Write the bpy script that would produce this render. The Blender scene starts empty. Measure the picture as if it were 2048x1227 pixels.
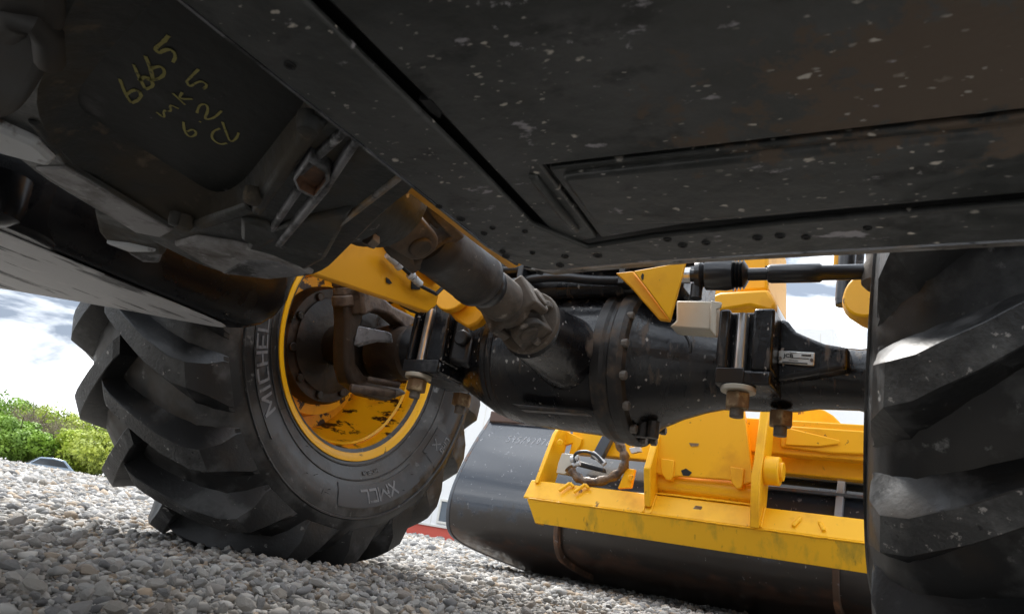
import bpy, bmesh, math, random
import numpy as np
from mathutils import Vector, Matrix

# ------------------------------------------------------------------ camera, sky, sun, exposure
scene = bpy.context.scene
R = math.radians
CH, YAW, PITCH, ROLL, FPX = .136, 32.393, 17.644, 9.862, 1480.0
W, H = 2048, 1227
def cam_basis():
    y, p, r = R(YAW), R(PITCH), R(ROLL)
    fwd = Vector((-math.sin(y)*math.cos(p), math.cos(y)*math.cos(p), math.sin(p)))
    r0 = Vector((math.cos(y), math.sin(y), 0)); u0 = r0.cross(fwd)
    return math.cos(r)*r0+math.sin(r)*u0, -math.sin(r)*r0+math.cos(r)*u0, fwd
CR, CU, CF = cam_basis()
CO = Vector((0, 0, CH))
cd = bpy.data.cameras.new('camera'); cam = bpy.data.objects.new('camera', cd)
scene.collection.objects.link(cam); scene.camera = cam
cd.sensor_width = 36; cd.lens = 36*FPX/W; cd.clip_start = .02; cd.clip_end = 3000
cam.matrix_world = Matrix((( CR.x, CU.x, -CF.x, CO.x), (CR.y, CU.y, -CF.y, CO.y), (CR.z, CU.z, -CF.z, CO.z), (0, 0, 0, 1)))
cd.dof.use_dof = True; cd.dof.focus_distance = 2.2; cd.dof.aperture_fstop = 18
scene.render.resolution_x, scene.render.resolution_y = 1024, 613

SUN_EL, SUN_AZ = 52, 200           # hidden behind thin cloud, front left of the machine
world = bpy.data.worlds.new('World'); scene.world = world; world.use_nodes = True
nt = world.node_tree; nt.nodes.clear()
N = nt.nodes.new; L = nt.links.new
out = N('ShaderNodeOutputWorld'); bg = N('ShaderNodeBackground'); L(bg.outputs[0], out.inputs[0])
sky = N('ShaderNodeTexSky'); sky.sky_type = 'NISHITA'; sky.sun_disc = False
sky.sun_elevation = R(SUN_EL); sky.sun_rotation = R(-50); sky.air_density = 1; sky.dust_density = 2
tc = N('ShaderNodeTexCoord'); mp = N('ShaderNodeMapping'); mp.inputs['Scale'].default_value = (1.2, 1.2, 5.5); mp.inputs['Rotation'].default_value = (R(12), R(-8), 0)
L(tc.outputs['Generated'], mp.inputs[0])
n1 = N('ShaderNodeTexNoise'); n1.inputs['Scale'].default_value = 2.6; n1.inputs['Detail'].default_value = 7; n1.inputs['Roughness'].default_value = .55; n1.inputs['Distortion'].default_value = .4
L(mp.outputs[0], n1.inputs[0])
rmp = N('ShaderNodeValToRGB'); rmp.color_ramp.elements[0].position = .45; rmp.color_ramp.elements[0].color = (1.3, 1.55, 1.95, 1)
rmp.color_ramp.elements[1].position = .75; rmp.color_ramp.elements[1].color = (13.4, 13.7, 14, 1)
L(n1.outputs['Fac'], rmp.inputs[0])
n2 = N('ShaderNodeTexNoise'); n2.inputs['Scale'].default_value = 1.7; n2.inputs['Detail'].default_value = 5; L(mp.outputs[0], n2.inputs[0])
cov = N('ShaderNodeMapRange'); cov.inputs[1].default_value = .25; cov.inputs[2].default_value = .5; cov.inputs[3].default_value = .96; cov.inputs[4].default_value = 1.0
L(n2.outputs['Fac'], cov.inputs[0])
mx = N('ShaderNodeMix'); mx.data_type = 'RGBA'
sx = N('ShaderNodeSeparateXYZ'); L(tc.outputs['Generated'], sx.inputs[0])
el = N('ShaderNodeMapRange'); el.inputs[1].default_value = 0; el.inputs[2].default_value = 1; el.inputs[3].default_value = .52; el.inputs[4].default_value = 1.05; L(sx.outputs['Z'], el.inputs[0])
dim = N('ShaderNodeVectorMath'); dim.operation = 'SCALE'; L(rmp.outputs[0], dim.inputs[0]); L(el.outputs[0], dim.inputs['Scale'])
L(cov.outputs[0], mx.inputs['Factor']); L(sky.outputs[0], mx.inputs['A']); L(dim.outputs[0], mx.inputs['B'])
L(mx.outputs['Result'], bg.inputs['Color']); bg.inputs['Strength'].default_value = .1

sd = bpy.data.lights.new('sun', 'SUN'); sd.energy = .9; sd.angle = R(16); sd.color = (1, .96, .9)
sun = bpy.data.objects.new('sun', sd); scene.collection.objects.link(sun)
sdir = Vector((math.sin(R(-50))*math.cos(R(SUN_EL)), math.cos(R(-50))*math.cos(R(SUN_EL)), math.sin(R(SUN_EL))))
sun.rotation_euler = (-sdir).to_track_quat('-Z', 'Y').to_euler(); sun.location = (0, 0, 12)
vs = scene.view_settings; vs.view_transform = 'Standard'; vs.look = 'None'; vs.gamma = 1; vs.use_curve_mapping = False
vs.exposure = 2.4
scene.cycles.max_bounces = 10; scene.cycles.diffuse_bounces = 5

random.seed(7); rng = np.random.default_rng(11)

# ------------------------------------------------------------------ helpers
def at(x, y, X=None, Y=None, Z=None):
    """world point seen at photograph pixel x, y on the plane X, Y or Z"""
    d = CR*((x-W/2)/FPX)+CU*((H/2-y)/FPX)+CF
    if X is not None: t = (X-CO.x)/d.x
    elif Y is not None: t = (Y-CO.y)/d.y
    else: t = (Z-CO.z)/d.z
    return CO+d*t
col = scene.collection
ORG = {}                       # world origin of every object we parent to
def org(o): return ORG.get(o.name, Vector((0, 0, 0)))
def empty(name, loc, label, cat, group=None):
    o = bpy.data.objects.new(name, None); col.objects.link(o); o.location = loc; o.empty_display_size = .2
    ORG[o.name] = Vector(loc); o['label'] = label; o['category'] = cat
    if group: o['group'] = group
    return o
def tag(o, label=None, cat=None, group=None, kind=None):
    if label: o['label'] = label
    if cat: o['category'] = cat
    if group: o['group'] = group
    if kind: o['kind'] = kind
    return o
class MB:
    def __init__(s): s.v = []; s.f = []
    def add(s, v, f):
        b = len(s.v); s.v += [tuple(p) for p in v]; s.f += [tuple(i+b for i in q) for q in f]; return s
    def box(s, a, b):
        (x0, y0, z0), (x1, y1, z1) = [tuple(map(min, a, b)), tuple(map(max, a, b))]
        return s.add([(x0,y0,z0),(x1,y0,z0),(x1,y1,z0),(x0,y1,z0),(x0,y0,z1),(x1,y0,z1),(x1,y1,z1),(x0,y1,z1)],
                     [(0,3,2,1),(4,5,6,7),(0,1,5,4),(1,2,6,5),(2,3,7,6),(3,0,4,7)])
    def prism(s, poly, ext):
        n = len(poly); e = Vector(ext); P = [Vector(p) for p in poly]
        return s.add(P+[p+e for p in P], [tuple(range(n)), tuple(range(2*n-1, n-1, -1))]+[(i, i+n, (i+1) % n+n, (i+1) % n) for i in range(n)])
    def lathe(s, prof, o, ax, n=32, cap=True):
        """prof: (distance along axis, radius)"""
        o = Vector(o); ax = Vector(ax).normalized(); u = ax.orthogonal().normalized(); w = ax.cross(u)
        v = []; f = []
        for d, r in prof:
            for k in range(n):
                t = 2*math.pi*k/n; v.append(o+ax*d+(u*math.cos(t)+w*math.sin(t))*r)
        for i in range(len(prof)-1):
            for k in range(n):
                f.append((i*n+k, i*n+(k+1) % n, (i+1)*n+(k+1) % n, (i+1)*n+k))
        if cap: f += [tuple(range(n-1, -1, -1)), tuple(range((len(prof)-1)*n, len(prof)*n))]
        return s.add(v, f)
    def cyl(s, a, b, r, n=20, r2=None):
        a = Vector(a); b = Vector(b); return s.lathe([(0, r), ((b-a).length, r if r2 is None else r2)], a, b-a, n)
    def tube(s, pts, r, n=8):
        P = [Vector(p) for p in pts]; v = []; f = []; u = None
        for i, p in enumerate(P):
            t = (P[min(i+1, len(P)-1)]-P[max(i-1, 0)]).normalized()
            u = t.orthogonal().normalized() if u is None else (u-t*u.dot(t)).normalized()
            w = t.cross(u); rr = r[i] if isinstance(r, (list, tuple)) else r
            v += [p+(u*math.cos(2*math.pi*k/n)+w*math.sin(2*math.pi*k/n))*rr for k in range(n)]
        for i in range(len(P)-1):
            f += [(i*n+k, i*n+(k+1) % n, (i+1)*n+(k+1) % n, (i+1)*n+k) for k in range(n)]
        f += [tuple(range(n-1, -1, -1)), tuple(range((len(P)-1)*n, len(P)*n))]
        return s.add(v, f)
    def hexa(s, a, b, r): return s.cyl(a, b, r, 6)
    def build(s, name, m, parent=None, bevel=0, smooth=35, seg=2, origin=None, sub=0):
        c = Vector(origin) if origin is not None else sum((Vector(p) for p in s.v), Vector())/len(s.v)
        me = bpy.data.meshes.new(name); me.from_pydata([tuple(Vector(p)-c) for p in s.v], [], s.f)
        bm = bmesh.new(); bm.from_mesh(me); bmesh.ops.recalc_face_normals(bm, faces=bm.faces); bm.to_mesh(me); bm.free()
        o = bpy.data.objects.new(name, me); col.objects.link(o); me.materials.append(m)
        if smooth:
            me.polygons.foreach_set('use_smooth', [True]*len(me.polygons)); me.set_sharp_from_angle(angle=R(smooth))
        if parent: o.parent = parent; o.location = c-org(parent)
        else: o.location = c
        ORG[o.name] = c
        if bevel:
            b = o.modifiers.new('bevel', 'BEVEL'); b.width = bevel; b.segments = seg; b.limit_method = 'ANGLE'; b.angle_limit = R(40); b.harden_normals = False
        if sub:
            b = o.modifiers.new('sub', 'SUBSURF'); b.levels = b.render_levels = sub
        return o
def copy_part(o, parent, loc=None, rot=None):
    c = o.copy(); col.objects.link(c); c.parent = parent
    if loc is not None: c.location = loc
    if rot is not None: c.rotation_euler = rot
    return c
def chaikin(P, it=2, closed=True):
    P = [Vector(p) for p in P]
    for _ in range(it):
        Q = []; n = len(P)
        for i in range(n if closed else n-1):
            a, b = P[i], P[(i+1) % n]; Q += [a*.75+b*.25, a*.25+b*.75]
        P = Q if closed else [P[0]]+Q+[P[-1]]
    return P

# ------------------------------------------------------------------ materials
def mat(name, base, rough=.5, metal=0, layers=(), bump=None, spec=.5, coat=0, sheen=0, attr=None, vary=None):
    """layers: (colour, roughness, mask) painted over the base in turn.
    mask: ('noise', scale, low, high, stretch, detail) or ('spots', scale, radius, share, stretch)"""
    m = bpy.data.materials.new(name); m.use_nodes = True; t = m.node_tree; t.nodes.clear()
    N = t.nodes.new; L = t.links.new
    o = N('ShaderNodeOutputMaterial'); b = N('ShaderNodeBsdfPrincipled'); L(b.outputs[0], o.inputs[0])
    b.inputs['Metallic'].default_value = metal; b.inputs['Specular IOR Level'].default_value = spec
    b.inputs['Coat Weight'].default_value = coat; b.inputs['Coat Roughness'].default_value = .12
    tc = N('ShaderNodeTexCoord')
    def coords(st, warp=0):
        mp = N('ShaderNodeMapping'); mp.inputs['Scale'].default_value = st
        oi = N('ShaderNodeObjectInfo'); va = N('ShaderNodeVectorMath'); va.operation = 'MULTIPLY_ADD'; va.inputs[1].default_value = (7.3, 3.1, 5.7)
        L(oi.outputs['Random'], va.inputs[0]); L(tc.outputs['Object'], va.inputs[2]); L(va.outputs[0], mp.inputs[0])
        if not warp: return mp.outputs[0]
        nz = N('ShaderNodeTexNoise'); nz.inputs['Scale'].default_value = warp[0]; L(mp.outputs[0], nz.inputs[0])
        vm = N('ShaderNodeVectorMath'); vm.operation = 'MULTIPLY_ADD'; vm.inputs[1].default_value = (warp[1],)*3
        L(nz.outputs['Color'], vm.inputs[0]); L(mp.outputs[0], vm.inputs[2]); return vm.outputs[0]
    def rng_(src, lo, hi, a=0, c=1):
        r = N('ShaderNodeMapRange'); r.inputs[1].default_value = lo; r.inputs[2].default_value = hi; r.inputs[3].default_value = a; r.inputs[4].default_value = c
        L(src, r.inputs[0]); return r.outputs[0]
    def mask(k):
        if k[0] == 'noise':
            _, sc, lo, hi, st, de = (list(k)+[(1, 1, 1), 6][len(k)-4:])[:6] if len(k) < 6 else k
            n = N('ShaderNodeTexNoise'); n.inputs['Scale'].default_value = sc; n.inputs['Detail'].default_value = de; n.inputs['Roughness'].default_value = .62
            L(coords(st), n.inputs[0]); return rng_(n.outputs['Fac'], lo, hi)
        if k[0] == 'height':        # object z range, broken up by noise
            _, lo, hi, amp, sc = k
            sp = N('ShaderNodeSeparateXYZ'); L(tc.outputs['Object'], sp.inputs[0])
            n = N('ShaderNodeTexNoise'); n.inputs['Scale'].default_value = sc; n.inputs['Detail'].default_value = 8; n.inputs['Roughness'].default_value = .7; L(tc.outputs['Object'], n.inputs[0])
            ma = N('ShaderNodeMath'); ma.operation = 'MULTIPLY_ADD'; ma.inputs[1].default_value = amp; L(n.outputs['Fac'], ma.inputs[0]); L(sp.outputs['Z'], ma.inputs[2])
            return rng_(ma.outputs[0], lo+amp*.5, hi+amp*.5)
        if k[0] == 'blob':
            _, ce, ra, sc, amp, thr = k
            vs_ = N('ShaderNodeVectorMath'); vs_.operation = 'SUBTRACT'; vs_.inputs[1].default_value = ce; L(tc.outputs['Object'], vs_.inputs[0])
            vd = N('ShaderNodeVectorMath'); vd.operation = 'DIVIDE'; vd.inputs[1].default_value = ra; L(vs_.outputs[0], vd.inputs[0])
            ln = N('ShaderNodeVectorMath'); ln.operation = 'LENGTH'; L(vd.outputs[0], ln.inputs[0])
            n = N('ShaderNodeTexNoise'); n.inputs['Scale'].default_value = sc; n.inputs['Detail'].default_value = 9; n.inputs['Roughness'].default_value = .68; L(coords((1, 1, 1)), n.inputs[0])
            ma = N('ShaderNodeMath'); ma.operation = 'MULTIPLY_ADD'; ma.inputs[1].default_value = -amp; L(n.outputs['Fac'], ma.inputs[0]); L(ln.outputs['Value'], ma.inputs[2])
            return rng_(ma.outputs[0], -thr, -thr-.3)
        _, sc, rad, share, st = k
        v = N('ShaderNodeTexVoronoi'); v.inputs['Scale'].default_value = sc; L(coords(st, (sc*2.4, .55/sc)), v.inputs[0])
        s = N('ShaderNodeSeparateColor'); L(v.outputs['Color'], s.inputs[0])
        rr = rng_(s.outputs[1], 0, 1, rad*.35, rad)
        dv = N('ShaderNodeMath'); dv.operation = 'DIVIDE'; L(v.outputs['Distance'], dv.inputs[0]); L(rr, dv.inputs[1])
        m1 = rng_(dv.outputs[0], .65, 1.05, 1, 0); m2 = rng_(s.outputs[0], 1-share, 1-share+.02)
        mu = N('ShaderNodeMath'); mu.operation = 'MULTIPLY'; L(m1, mu.inputs[0]); L(m2, mu.inputs[1])
        cl = N('ShaderNodeTexNoise'); cl.inputs['Scale'].default_value = sc*.16; cl.inputs['Detail'].default_value = 3; L(coords((1, 1, 1)), cl.inputs[0])
        m3 = N('ShaderNodeMath'); m3.operation = 'MULTIPLY'; L(mu.outputs[0], m3.inputs[0]); L(rng_(cl.outputs['Fac'], .46, .54), m3.inputs[1]); return m3.outputs[0]
    cs = None; rs = None
    if attr:
        a = N('ShaderNodeAttribute'); a.attribute_name = attr; cs = a.outputs['Color']
    elif vary:
        oi = N('ShaderNodeObjectInfo'); rp = N('ShaderNodeValToRGB'); rp.color_ramp.interpolation = 'LINEAR'
        while len(rp.color_ramp.elements) < len(vary): rp.color_ramp.elements.new(.5)
        for i, c in enumerate(vary): rp.color_ramp.elements[i].position = i/(len(vary)-1); rp.color_ramp.elements[i].color = (*c, 1)
        L(oi.outputs['Random'], rp.inputs[0]); cs = rp.outputs[0]
    for c, ro, k in layers:
        mk = mask(k)
        mx = N('ShaderNodeMix'); mx.data_type = 'RGBA'; L(mk, mx.inputs['Factor'])
        if cs is None: mx.inputs['A'].default_value = (*base, 1)
        else: L(cs, mx.inputs['A'])
        mx.inputs['B'].default_value = (*c, 1); cs = mx.outputs['Result']
        mr = N('ShaderNodeMix'); mr.data_type = 'FLOAT'; L(mk, mr.inputs['Factor'])
        if rs is None: mr.inputs['A'].default_value = rough
        else: L(rs, mr.inputs['A'])
        mr.inputs['B'].default_value = ro; rs = mr.outputs['Result']
    if cs is None: b.inputs['Base Color'].default_value = (*base, 1)
    else: L(cs, b.inputs['Base Color'])
    if rs is None: b.inputs['Roughness'].default_value = rough
    else: L(rs, b.inputs['Roughness'])
    if bump:
        n = N('ShaderNodeTexNoise'); n.inputs['Scale'].default_value = bump[0]; n.inputs['Detail'].default_value = 6; L(tc.outputs['Object'], n.inputs[0])
        bp = N('ShaderNodeBump'); bp.inputs['Strength'].default_value = bump[1]; bp.inputs['Distance'].default_value = bump[2] if len(bump) > 2 else .004
        L(n.outputs['Fac'], bp.inputs['Height']); L(bp.outputs[0], b.inputs['Normal'])
    return m
S1 = (1, 1, 1)
BROWN = (.10, .065, .04); DUST = (.2, .165, .125); PALE = (.42, .39, .36); OIL = (.012, .008, .005)
M = {}
M['guard'] = mat('guard_paint', (.036, .038, .036), .3, 0, [
    ((.095, .095, .094), .55, ('noise', 7, .44, .66, S1, 8)), ((.018, .019, .018), .4, ('noise', 16, .56, .66, (1, 1.5, 1), 9)),
    ((.12, .088, .064), .75, ('blob', (.02, .41, 0), (.17, .075, .2), 26, 4.5, 1.3)),
    ((.38, .36, .38), .7, ('noise', 24, .645, .69, (1, 1.7, 1), 10)), ((.42, .4, .42), .7, ('blob', (-.2, .29, 0), (.09, .08, .1), 48, 7, 3.9)), ((.4, .38, .37), .7, ('blob', (-.04, .5, 0), (.07, .045, .1), 50, 7, 3.9)),
    ((.62, .57, .5), .8, ('spots', 52, .25, .55, (1, 1.7, 1))),
    ((.45, .42, .38), .8, ('spots', 110, .3, .45, (1, 1.8, 1)))], bump=(45, .35))
M['rustedge'] = mat('rusty_edge', (.1, .09, .08), .5, 0, [((.36, .22, .09), .7, ('noise', 14, .48, .62, (.4, 1, 1), 8)), ((.26, .25, .24), .5, ('noise', 20, .56, .66, (.5, 1, 1), 8)), ((.01, .01, .01), .8, ('noise', 40, .58, .66, S1, 6))], bump=(60, .3))
M['case'] = mat('casting_black', (.017, .019, .017), .42, 0, [
    ((.07, .056, .038), .8, ('noise', 9, .52, .68, S1, 10)), ((.045, .047, .046), .6, ('noise', 26, .52, .64, S1, 9)), ((.4, .38, .38), .7, ('noise', 34, .655, .72, S1, 10))], bump=(45, .6))
M['casedust'] = mat('casting_dusty', (.058, .047, .033), .85, 0, [((.018, .019, .017), .5, ('noise', 6, .42, .56, S1, 10)), ((.14, .11, .075), .9, ('noise', 30, .58, .7, S1, 9))], bump=(50, .6))
M['worn'] = mat('worn_grey_metal', (.2, .2, .21), .5, .2, [((.03, .03, .03), .6, ('noise', 18, .46, .6, S1, 8)), ((.5, .49, .5), .45, ('noise', 30, .6, .72, (1, 2, 1), 8))], bump=(60, .3))
M['paleworn'] = mat('scraped_pale_metal', (.55, .56, .57), .5, .1, [((.09, .06, .045), .7, ('noise', 20, .55, .62, S1, 8))], bump=(60, .2))
M['paleworn2'] = mat('machined_dusty_lit_face', (.3, .29, .29), .55, .1, [((.1, .085, .075), .7, ('noise', 14, .45, .62, S1, 8)), ((.5, .49, .48), .6, ('noise', 40, .6, .72, (1, 2, 1), 8))], bump=(60, .3))  # outside light on the machined strip is painted in; the foot is scuffed
M['floor'] = mat('pan_floor_black', (.018, .0195, .0175), .55, 0, [((.032, .032, .028), .7, ('noise', 8, .48, .68, S1, 8)), ((.006, .006, .007), .4, ('noise', 13, .58, .66, S1, 7)), ((.22, .2, .22), .7, ('noise', 34, .69, .76, S1, 9))], bump=(60, .2), spec=.25)
M['chalk'] = mat('yellow_paint_marker', (.38, .34, .1), .7, 0, [((.05, .05, .035), .7, ('noise', 160, .57, .67, S1, 8)), ((.55, .5, .12), .7, ('noise', 40, .6, .7, S1, 4))])
M['tank'] = mat('tank_black_plastic', (.006, .006, .007), .26, 0, [((.016, .016, .016), .5, ('noise', 6, .52, .7, S1, 8)), ((.3, .28, .25), .7, ('spots', 50, .16, .18, S1))], bump=(30, .12), spec=.22)
M['belly'] = mat('scuffed_belly_reflection', (.5, .495, .5), .5, 0, [((.02, .02, .022), .5, ('noise', 9, .56, .62, (1.6, .35, 1), 9)), ((.6, .59, .59), .6, ('noise', 20, .55, .7, S1, 8)), ((.02, .02, .022), .5, ('noise', 22, .6, .64, (1.8, .3, 1), 10))], bump=(40, .2))  # pale base stands in for bright gravel reflected in black tank; streaks are scuffs
M['axle'] = mat('axle_black_paint', (.0065, .0065, .008), .27, 0, [
    ((.022, .018, .016), .5, ('noise', 5, .5, .66, (2.2, 1, .6), 10)), ((.11, .082, .062), .8, ('noise', 16, .61, .69, (2.4, 1, .45), 11)), ((.4, .37, .34), .8, ('spots', 70, .26, .45, (1, 1, .7))), ((.3, .28, .26), .8, ('noise', 60, .68, .73, (3, 1, 1), 10))], bump=(75, .35, .003), spec=.5, coat=.1)
M['axledust'] = mat('axle_dusty_seam', (.018, .016, .015), .45, 0, [((.11, .075, .05), .9, ('noise', 18, .5, .68, S1, 9))], bump=(60, .4))
M['shaft'] = mat('shaft_dusty_steel', (.024, .021, .019), .5, .1, [((.07, .06, .052), .75, ('noise', 14, .47, .62, S1, 10)), ((.4, .37, .34), .8, ('noise', 42, .645, .7, (1, 1.6, 1), 10)), ((.012, .01, .009), .6, ('noise', 9, .6, .72, S1, 8))], bump=(40, .35))
M['yoke'] = mat('yoke_dusty_cast', (.1, .08, .062), .75, .1, [((.03, .025, .02), .6, ('noise', 14, .5, .66, S1, 8)), ((.32, .28, .24), .8, ('noise', 30, .6, .74, S1, 8))], bump=(50, .5))
M['hub'] = mat('oily_brown_hub', (.014, .010, .007), .4, 0, [((.05, .03, .018), .6, ('noise', 7, .5, .7, S1, 9)), ((.5, .22, .01), .4, ('noise', 13, .66, .7, S1, 9)), ((.006, .005, .004), .25, ('noise', 11, .52, .62, S1, 7)), ((.25, .19, .14), .7, ('noise', 45, .7, .76, S1, 9))], bump=(35, .6), spec=.25)
M['fork'] = mat('fork_brown_cast', (.045, .029, .019), .5, 0, [((.02, .013, .009), .4, ('noise', 9, .48, .62, S1, 9)), ((.3, .25, .2), .7, ('noise', 30, .64, .72, S1, 9))], bump=(45, .7), spec=.3)
M['hubedge'] = mat('worn_cast_edge', (.12, .083, .058), .6, .1, [((.05, .03, .02), .5, ('noise', 22, .48, .6, S1, 8))], bump=(60, .6))
YEL = (.84, .40, .008)
M['yellow'] = mat('yellow_paint', YEL, .38, 0, [((.62, .26, .008), .5, ('noise', 5, .52, .76, S1, 8)), ((.12, .06, .02), .6, ('noise', 26, .655, .7, S1, 10)), ((.07, .035, .01), .5, ('spots', 30, .2, .16, (1, 1, .6)))], bump=(12, .06), spec=.3)
M['yellowd'] = mat('yellow_paint_spotted', (.82, .36, .008), .42, 0, [((.62, .25, .008), .5, ('noise', 7, .5, .75, S1, 7)), ((.05, .02, .008), .5, ('spots', 34, .17, .22, (1, .6, 1)))], bump=(20, .1), spec=.3)
M['yellowb'] = mat('carriage_yellow', (.88, .45, .008), .36, 0, [((.66, .3, .008), .5, ('noise', 6, .52, .74, S1, 8)), ((.16, .09, .03), .6, ('noise', 22, .645, .69, (1, 1, .5), 10)), ((.05, .03, .02), .6, ('spots', 22, .16, .2, (1, 1, .7)))], bump=(14, .06), spec=.3)
M['yellowm'] = mat('carriage_yellow_mossy', (.8, .42, .012), .45, 0, [((.26, .21, .03), .7, ('noise', 9, .52, .72, (1, 1, .35), 9)), ((.05, .04, .02), .7, ('noise', 40, .62, .74, (1, 1, .12), 9))], bump=(14, .06), spec=.3)
M['rim'] = mat('rim_yellow_oily', (.92, .42, .006), .33, 0, [((.66, .23, .006), .4, ('noise', 6, .52, .68, S1, 8)), ((.035, .014, .006), .3, ('noise', 17, .55, .59, (.6, 1.3, 1.3), 10))], spec=.3)
M['rimclean'] = mat('rim_flange_yellow', (.95, .48, .008), .34, 0, [((.06, .04, .02), .5, ('noise', 30, .66, .72, S1, 9))], spec=.3)
RUB = (.026, .027, .028)
M['rubber'] = mat('tyre_rubber', (.0095, .0095, .0098), .36, 0, [((.075, .075, .074), .6, ('noise', 7, .5, .64, S1, 9)), ((.15, .15, .147), .8, ('noise', 30, .62, .7, S1, 10)), ((.05, .034, .02), .8, ('noise', 2.3, .58, .72, S1, 5))], bump=(90, .15, .002))
M['sidewall'] = mat('sidewall_panel_rubber', (.012, .012, .013), .38, 0, [((.07, .07, .07), .6, ('noise', 12, .55, .75, S1, 7))])
M['letter'] = mat('raised_letter_rubber', (.16, .16, .165), .42, 0, [((.05, .05, .05), .5, ('noise', 20, .5, .66, S1, 6))])
M['lug'] = mat('lug_rubber', (.0105, .0107, .011), .42, 0, [((.07, .07, .07), .65, ('noise', 7, .53, .64, S1, 9)), ((.045, .032, .02), .75, ('noise', 3, .57, .7, S1, 6)), ((.18, .175, .165), .85, ('noise', 48, .66, .71, S1, 10))], bump=(110, .25, .003))
M['lugtop'] = mat('lug_top_pitted', (.035, .035, .035), .5, 0, [((.1, .1, .098), .7, ('noise', 14, .46, .62, S1, 8)), ((.008, .008, .008), .6, ('spots', 90, .34, .45, S1)), ((.34, .32, .3), .85, ('noise', 70, .62, .67, S1, 10))], bump=(140, .7, .004))
M['steel'] = mat('bright_steel', (.62, .62, .62), .28, .9, [((.4, .34, .26), .4, ('noise', 14, .5, .75, (1, 1, .2), 5))])
M['zinc'] = mat('zinc_plated', (.5, .46, .38), .45, .2, [((.38, .33, .24), .5, ('noise', 5, .5, .7, S1, 5))])
M['rustnut'] = mat('rusty_nut', (.2, .12, .06), .6, .3, [((.42, .32, .18), .45, ('noise', 40, .5, .65, S1, 6))], bump=(90, .3))
M['boltpale'] = mat('dusty_bolt_head', (.16, .14, .12), .6, .3, [((.08, .06, .05), .6, ('noise', 50, .5, .66, S1, 6))])
M['blacksteel'] = mat('black_steel', (.02, .02, .022), .32, .2, [((.1, .1, .1), .4, ('noise', 16, .6, .75, S1, 7))], coat=.2)
M['boot'] = mat('rubber_boot', (.012, .012, .013), .35)
M['hose'] = mat('wrapped_hose', (.14, .075, .03), .35, 0, [((.05, .03, .02), .4, ('noise', 30, .45, .62, S1, 7))], bump=(40, 1, .006))
M['plate'] = mat('data_plate_alloy', (.6, .6, .58), .35, .5, [((.4, .4, .38), .5, ('noise', 8, .5, .7))])
M['ink'] = mat('plate_ink', (.03, .03, .03), .6)
M['hole'] = mat('dark_hole', (.004, .004, .004), .6)
BKT = (.026, .032, .043)
M['bucket'] = mat('bucket_bluegrey_paint', BKT, .22, 0, [((.2, .21, .23), .4, ('noise', 26, .64, .68, (1, 2.2, 1), 10)), ((.022, .017, .014), .45, ('height', .31, .27, .34, 11)), ((.085, .042, .025), .6, ('height', .17, .11, .34, 10)), ((.3, .3, .31), .5, ('noise', 45, .66, .7, (1.4, 1, .6), 10))], coat=.5, bump=(20, .05))
M['bucketin'] = mat('bucket_edge_paint', (.06, .07, .085), .35, 0, [((.16, .08, .045), .7, ('noise', 14, .56, .66, S1, 9))], coat=.3)
M['rustrib'] = mat('rusty_rib', (.1, .06, .04), .7, 0, [((.3, .15, .08), .8, ('noise', 12, .48, .62, S1, 9)), ((.3, .3, .32), .6, ('noise', 20, .62, .7, S1, 9))], bump=(50, .4))
M['greyrib'] = mat('grey_rib', (.3, .31, .33), .5, 0, [((.2, .11, .06), .7, ('noise', 12, .5, .6, (1, 1, .5), 9))], bump=(50, .3))
M['whitemark'] = mat('white_marker', (.75, .77, .8), .6)
M['body'] = mat('underbody_black', (.02, .02, .02), .6, 0, [((.06, .045, .03), .8, ('noise', 3, .5, .7, S1, 7))])
M['ground'] = mat('gravel_bed', (.42, .4, .365), .9, 0, [((.15, .14, .13), .9, ('noise', 45, .45, .62, S1, 8)), ((.48, .46, .43), .9, ('noise', 80, .52, .66, S1, 8))], bump=(70, 1, .02))
STC = [(.27, .26, .242), (.43, .405, .37), (.36, .35, .333), (.33, .295, .25), (.47, .448, .41), (.38, .3, .22), (.32, .31, .3), (.52, .497, .46), (.19, .185, .18), (.41, .383, .347)]
M['stone'] = mat('limestone_chip', (.4, .39, .37), .85, 0, [((.5, .49, .47), .9, ('noise', 60, .55, .75, S1, 6)), ((.2, .19, .18), .9, ('noise', 35, .6, .78, S1, 6))], bump=(160, .35, .002), vary=STC)
M['gravel'] = mat('gravel_chips', (.4, .39, .37), .88, 0, [((.5, .49, .47), .9, ('noise', 60, .58, .78, S1, 4))], attr='col')
M['bark'] = mat('bark', (.1, .08, .06), .9)
LEAF = [(.42, .52, .05), (.26, .42, .045), (.48, .54, .08), (.33, .48, .055)]
for i, c in enumerate(LEAF): M['leaf%d' % i] = mat('spring_leaf', c, .6, 0, [((c[0]*.55, c[1]*.6, c[2]*.8), .6, ('noise', .9, .45, .65, S1, 3))])
M['twig'] = mat('bare_twig', (.24, .2, .14), .9)
M['white'] = mat('white_cladding', (.82, .82, .81), .5)
M['red'] = mat('red_plinth_paint', (.55, .09, .06), .6, 0, [((.45, .07, .05), .7, ('noise', 3, .5, .7))])
M['frame'] = mat('window_frame_white', (.7, .68, .62), .5)
M['glass'] = mat('window_glass', (.12, .14, .16), .08, 0, coat=.5)
M['blind'] = mat('window_blind', (.55, .5, .38), .8)
M['carpaint'] = mat('car_blue_grey', (.25, .32, .4), .25, .3, coat=.6)
M['carglass'] = mat('car_glass', (.03, .04, .05), .05, 0, coat=.8)

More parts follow.
